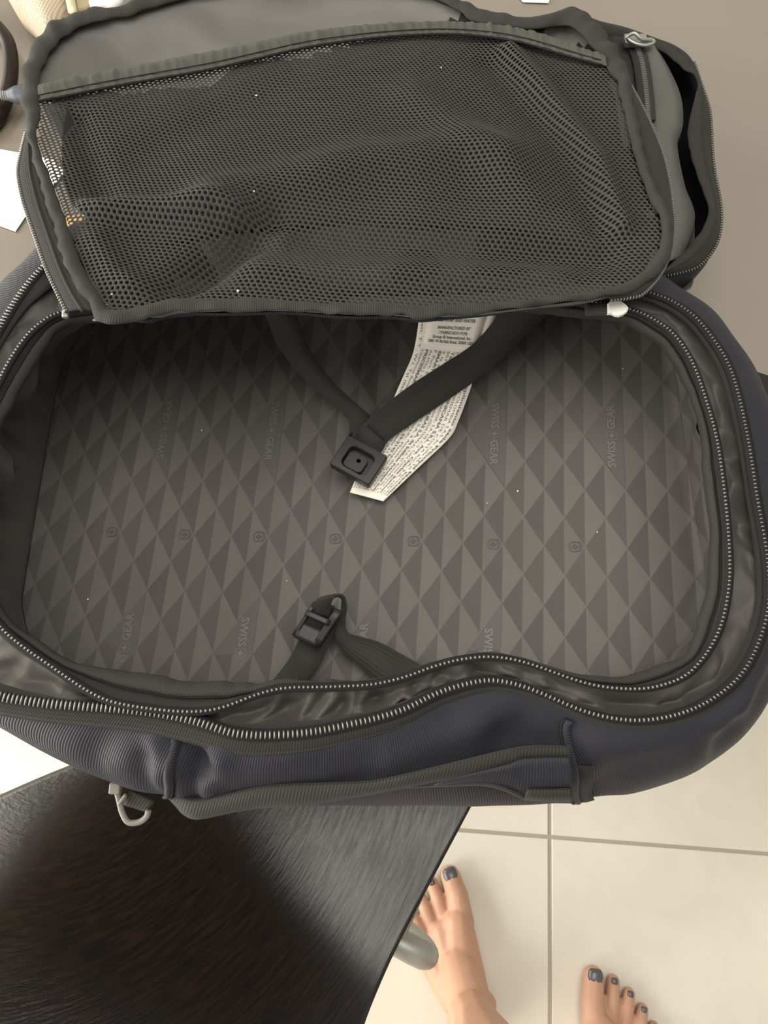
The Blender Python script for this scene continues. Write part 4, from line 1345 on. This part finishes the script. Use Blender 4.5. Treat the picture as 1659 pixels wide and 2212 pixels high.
# zip tape and teeth at the left and at the right edge of the lid
zl = [(58, 290), (49, 327), (41, 372), (49, 423), (61, 463), (80, 517), (101, 578), (127, 635), (146, 673)]
bl = [(66, 290), (72, 327), (84, 372), (98, 423), (110, 463), (128, 517), (150, 578), (175, 630), (205, 672)]
lt = band('lid_zipper_tape', [PL(*q, -0.003) for q in zl], [PL(*q, 0.0005) for q in bl], M['tape'], lid, n=80, k=6, thick=0.0009, bulge=0.0015)
mid = [PL(*(np.array(a) * 0.45 + np.array(b) * 0.55), 0.0012) for a, b in zip(zl, bl)]
tube('tape_fold', mid, 0.0009, M['tape'], lid, n=60, seg=6)
teeth('zipper_teeth', spline([PL(*q, -0.0035) for q in zl], 120), 0.0021, 0.0024, 0.002, M['coil'], lt, up=(-0.5, 0, 0.85))
zr = [(1350, 165), (1380, 220), (1405, 270), (1430, 330), (1445, 390), (1452, 450), (1455, 500), (1445, 550), (1425, 595), (1390, 635), (1365, 644), (1320, 650)]
br = [(1342, 165), (1362, 220), (1374, 270), (1388, 330), (1402, 390), (1428, 450), (1440, 500), (1432, 550), (1408, 590), (1370, 618), (1345, 630), (1300, 640)]
rt = band('lid_zipper_tape', [PL(*q, 0.0005) for q in br], [PL(*q, -0.003) for q in zr], M['tape'], lid, n=90, k=6, thick=0.0009, bulge=0.0012)
teeth('zipper_teeth', spline([PL(*q, -0.0030) for q in zr], 140), 0.0017, 0.0018, 0.0016, M['coil_dark'], rt, up=(0.5, 0, 0.85))

# front pocket layer that lies under the lid on the right
ZB = 0.812
def pb(l, z=ZB): return [P(x, y, z + (q[0] if q else 0)) for x, y, *q in l]
c0 = pb([(1300, 70, .004), (1322, 130, .004), (1335, 220, .004), (1350, 300, .004), (1370, 400, .004), (1390, 500, .004), (1380, 580, .003)])
c1 = pb([(1378, 90, .004), (1392, 150, .004), (1398, 220, .003), (1402, 300, .003), (1412, 400, .002), (1425, 500, .001), (1420, 580, 0)])
c2 = pb([(1410, 92, .003), (1445, 150, .002), (1470, 210, .001), (1474, 270, .001), (1462, 310, -.001), (1478, 400, -.003), (1500, 470, -.006), (1470, 560, -.006)])
pl1 = band('pocket_lining', c0, c1, M['tape'], lid, n=50, k=4, thick=0.0008)
pl2 = loft('pocket_lining', [spline(c1, 60), spline(c1, 60) * .66 + spline(c2, 60) * .34 + np.array([0, 0, .003]), spline(c1, 60) * .33 + spline(c2, 60) * .67 + np.array([0, 0, .003]), spline(c2, 60), spline(c2, 60) + np.array([0.002, 0, -0.012]), spline(c2, 60) + np.array([-0.004, 0, -0.03])], M['lining_green'], lid, thick=0.0008)
tag(pl2, 'grey green pocket lining')
zz_ = [P(x, y, ZB + 0.0065) for x, y in ((1372, 95), (1384, 130), (1391, 170), (1396, 215), (1399, 260))]
pz_t = band('pocket_zipper_tape', [p + np.array([-.006, 0, 0]) for p in zz_], [p + np.array([.0055, 0, 0]) for p in zz_], M['binding'], lid, n=40, thick=0.0008)
teeth('zipper_teeth', spline(zz_, 60), 0.0016, 0.0044, 0.0018, M['coil_dark'], pz_t)
slp = P(1372, 88, ZB + 0.010)
zs = boxes('zip_slider', [(slp, 0.016, 0.009, 0.005)], M['steel'], lid, bevel=0.0012)
tag(zs, 'metal zip slider')
tube('slider_pull', [P(1355, 82, ZB + .014), P(1370, 72, ZB + .017), P(1385, 84, ZB + .015), P(1408, 86, ZB + .013), P(1412, 92, ZB + .012), P(1395, 98, ZB + .012), P(1372, 94, ZB + .013)], 0.0013, M['steel'], zs, n=40, seg=8, closed=True)
c4 = pb([(1405, 98, .004), (1440, 118, .005), (1478, 150, .006), (1507, 172, .006), (1500, 215, .006), (1489, 260, .006), (1486, 300, .006), (1496, 350, .006), (1516, 405, .006), (1530, 452, .006), (1524, 480, .005), (1500, 520, .004), (1450, 570, .003), (1425, 592, .003)])
c5 = pb([(1412, 82, .002), (1458, 100, .002), (1492, 128, .002), (1512, 180, .0), (1530, 235, -.002), (1535, 285, -.002), (1537, 330, -.002), (1543, 380, -.002), (1553, 430, -.002), (1556, 480, -.002), (1545, 530, -.002), (1510, 575, -.002), (1465, 592, -.002), (1428, 598, -.002)])
s4, s5 = wavy(spline(c4, 200), 0.0012, 110, 2.0), spline(c5, 200)
rows = []
for t in np.linspace(0, 1, 7):
    r = s4 * (1 - t) + s5 * t
    r[:, 2] += 0.002 * math.sin(math.pi * t)
    rows.append(r)
pbind = loft('pocket_binding', rows[:4], M['binding'], lid, thick=0.001)
pt = loft('pocket_zipper_tape', rows[3:], M['tape'], lid, thick=0.001)
teeth('zipper_teeth', s5[30:], 0.0020, 0.0022, 0.0018, M['coil'], pt, up=(0.6, 0, 0.8))
top_o = pb([(1240, 22, .004), (1290, 45, .004), (1350, 60, .003), (1412, 82, .002)])
top_i = pb([(1250, 60, .004), (1300, 78, .004), (1352, 88, .003), (1405, 98, .004)])
band('pocket_binding', top_i, top_o, M['tape'], lid, n=40, k=4, thick=0.001, bulge=0.002)
# outside wall of that pocket down to the table and its dark inside
oz_all = spline(np.vstack([np.array(top_o), np.array(c5)]), 200)
pw = loft('pocket_wall', [oz_all, oz_all + np.array([0.001, 0.0005, -0.012]), np.column_stack([oz_all[:, 0] * 1.0 - 0.004, oz_all[:, 1], np.full(200, TZ + 0.03)]), np.column_stack([oz_all[:, 0] - 0.022, oz_all[:, 1] - 0.003, np.full(200, TZ + 0.004)])], M['navy'], lid, thick=0.001)
inner_far = np.column_stack([np.interp(np.linspace(0, 1, 200), np.linspace(0, 1, 5), [0.17, 0.19, 0.20, 0.21, 0.20]), oz_all[:, 1], np.full(200, TZ + 0.058)])
loft('pocket_floor', [np.column_stack([oz_all[:, 0] - 0.022, oz_all[:, 1] - 0.003, np.full(200, TZ + 0.004)]), inner_far], M['lining'], lid, thick=0.001)

# cloth joining the lid to the far rim of the bag
j0 = spline([PL(*q, -0.006) for q in [(200, 692), (260, 690), (375, 668), (620, 662), (900, 672), (1150, 655), (1330, 634), (1400, 612)]], 80)
jr = IZ[[int(NT * a / 360) % NT for a in np.linspace(141, 55, 80)]]
loft('lid_hinge', [j0, (j0 + jr) / 2 + np.array([0, 0.008, -0.008]), jr], M['lining'], lid, thick=0.001)

# ------------------------------------------------------------------ small things on the table
def flat_sheet(name, px, z, mat, label, cat, thick=0.0006, curl=0.0):
    p = np.array([P(x, y, z) for x, y in px])
    n = len(p)
    c = p.mean(0)
    V = np.vstack([p + np.array([0, 0, -thick]), p, c + (p - c) * 0.5 + np.array([0, 0, -curl]), c[None] + np.array([0, 0, -curl])])
    F = [(k, (k + 1) % n, n + (k + 1) % n, n + k) for k in range(n)] + [(n + k, n + (k + 1) % n, 2 * n + (k + 1) % n, 2 * n + k) for k in range(n)] + [(2 * n + k, 2 * n + (k + 1) % n, 3 * n) for k in range(n)] + [tuple(range(n))[::-1]]
    o = mesh_obj(name, V, F, mat, None, False)
    return tag(o, label, cat)
flat_sheet('paper_sheet', [(-150, 310), (0, 322), (70, 335), (115, 345), (140, 372), (118, 398), (60, 460), (33, 500), (0, 488), (-150, 430)], TZ + 0.0016, M['paper'], 'white paper sheet on the table left of the mesh lid', 'paper', curl=0.0)
flat_sheet('paper_sheet', [(1110, -90), (1210, -80), (1185, 6), (1130, 4), (1090, -40)], TZ + 0.0016, M['paper'], 'scrap of white paper behind the far edge of the lid', 'paper', thick=0.0006)
flat_sheet('patch', [(135, 468), (200, 462), (214, 500), (196, 545), (150, 540)], TZ + 0.0030, M['tan'], 'small tan card seen through the mesh at the left', 'patch', thick=0.0016)  # thin tan piece for an unidentified orange patch under the net

# beige ribbed pouch with cream trim at the far left
pouch = empty('pouch', tuple(P(150, -40, TZ)), 'beige ribbed cloth pouch with cream trim at the far left of the table', 'pouch')
pr = spline([P(x, y, TZ + 0.03) for x, y in ((95, 78), (60, 42), (20, 0), (-5, -70), (40, -140), (120, -150), (160, -90), (160, -10), (165, 40), (150, 70), (120, 90))], 120, closed=True)
pcen = pr.mean(0)
prow = []
for k, z in ((0.85, -0.028), (0.97, -0.020), (1.0, -0.006), (0.97, 0.008), (0.88, 0.015), (0.6, 0.019), (0.3, 0.020), (0.02, 0.020)):
    r = pcen + (pr - pcen) * k
    r[:, 2] = TZ + 0.030 + z
    prow.append(r)
V = np.vstack(prow)
pm = mesh_obj('pouch_body', V, grid_faces(120, len(prow), True), M['ribbed'], pouch, True, V[:, :2] @ np.array([[0.94, 0.34], [-0.34, 0.94]]))
band('trim_strip', [P(146, 20, TZ + .052), P(128, -60, TZ + .054)], [P(168, 32, TZ + .050), P(152, -60, TZ + .054)], M['cream'], pouch, n=10, thick=0.006)
band('side_panel', [P(168, 34, TZ + .046), P(152, -60, TZ + .048)], [P(215, 18, TZ + .040), P(205, -60, TZ + .044)], M['cream_dark'], pouch, n=10, thick=0.01)
tube('rolled_edge', [P(198, 14, TZ + .05), P(225, 5, TZ + .052), P(250, 8, TZ + .05), P(262, -20, TZ + .05)], 0.0042, M['paper'], pouch, n=20, seg=10)

strap = tube('leather_strap', [P(-60, 20, TZ + .006), P(-10, 55, TZ + .012), P(18, 95, TZ + .014), P(24, 150, TZ + .012), P(14, 210, TZ + .008), P(-10, 262, TZ + .006), P(-60, 300, TZ + .006)], 0.0058, M['leather'], None, n=50, seg=12)
tag(strap, 'dark brown leather strap curling in from the left edge', 'strap')
cbl = empty('charging_cable', tuple(P(-20, 206, TZ)), 'grey charging cable with a slate plug beside the lid', 'cable')
tube('cord', [P(-160, 230, TZ + .02), P(-60, 214, TZ + .021), P(-20, 208, TZ + .022), P(6, 206, TZ + .022)], 0.0026, M['cable'], cbl, n=24, seg=10)
for k, x in enumerate((4, 9, 14)):
    tube('relief_ring', [P(x, 206 + k * .3, TZ + .022), P(x + 2.6, 206 + k * .3, TZ + .022)], 0.0036, M['cable'], cbl, n=3, seg=12)
tube('plug', [P(18, 206, TZ + .022), P(24, 206, TZ + .022), P(44, 205, TZ + .022), P(70, 204, TZ + .022)], [0.0042, 0.0066, 0.0074, 0.0070], M['blue_plug'], cbl, n=16, seg=14)

# bits of lint on the cloth
LV, LF = [], []
def lint(p, r):
    b = len(LV)
    for d in ((1, 0, 0), (0, 1, 0), (-1, 0, 0), (0, -1, 0), (0, 0, 1), (0, 0, -1)):
        LV.append(p + np.array(d) * r * (0.6 + 0.8 * random.random()))
    LF.extend([(b + i, b + (i + 1) % 4, b + 4) for i in range(4)] + [(b + (i + 1) % 4, b + i, b + 5) for i in range(4)])
for x, y, r_ in ((550, 184, .0009), (551, 423, .0008), (954, 134, .0006), (240, 632, .0006), (512, 620, .0010)):
    q = PL(x, y, 0.003); lint(np.array([q[0], q[1], lid_z(q[None])[0] + 0.0006]), r_)
for x, y, r_ in ((436, 930, .0006), (1118, 1061, .0007), (1290, 1150, .0005), (1345, 797, .0005), (1484, 1372, .0006), (1052, 1087, .0004), (190, 1295, .0005), (620, 1255, .0004), (1385, 905, .0004)):
    z_ = 0.77
    for _ in range(6):
        q = P(x, y, z_); z_ = floor_h(q[0], q[1])
    lint(q + np.array([0, 0, 0.0004]), r_)
tag(mesh_obj('lint', LV, LF, M['paper'], bag, False), kind='stuff')
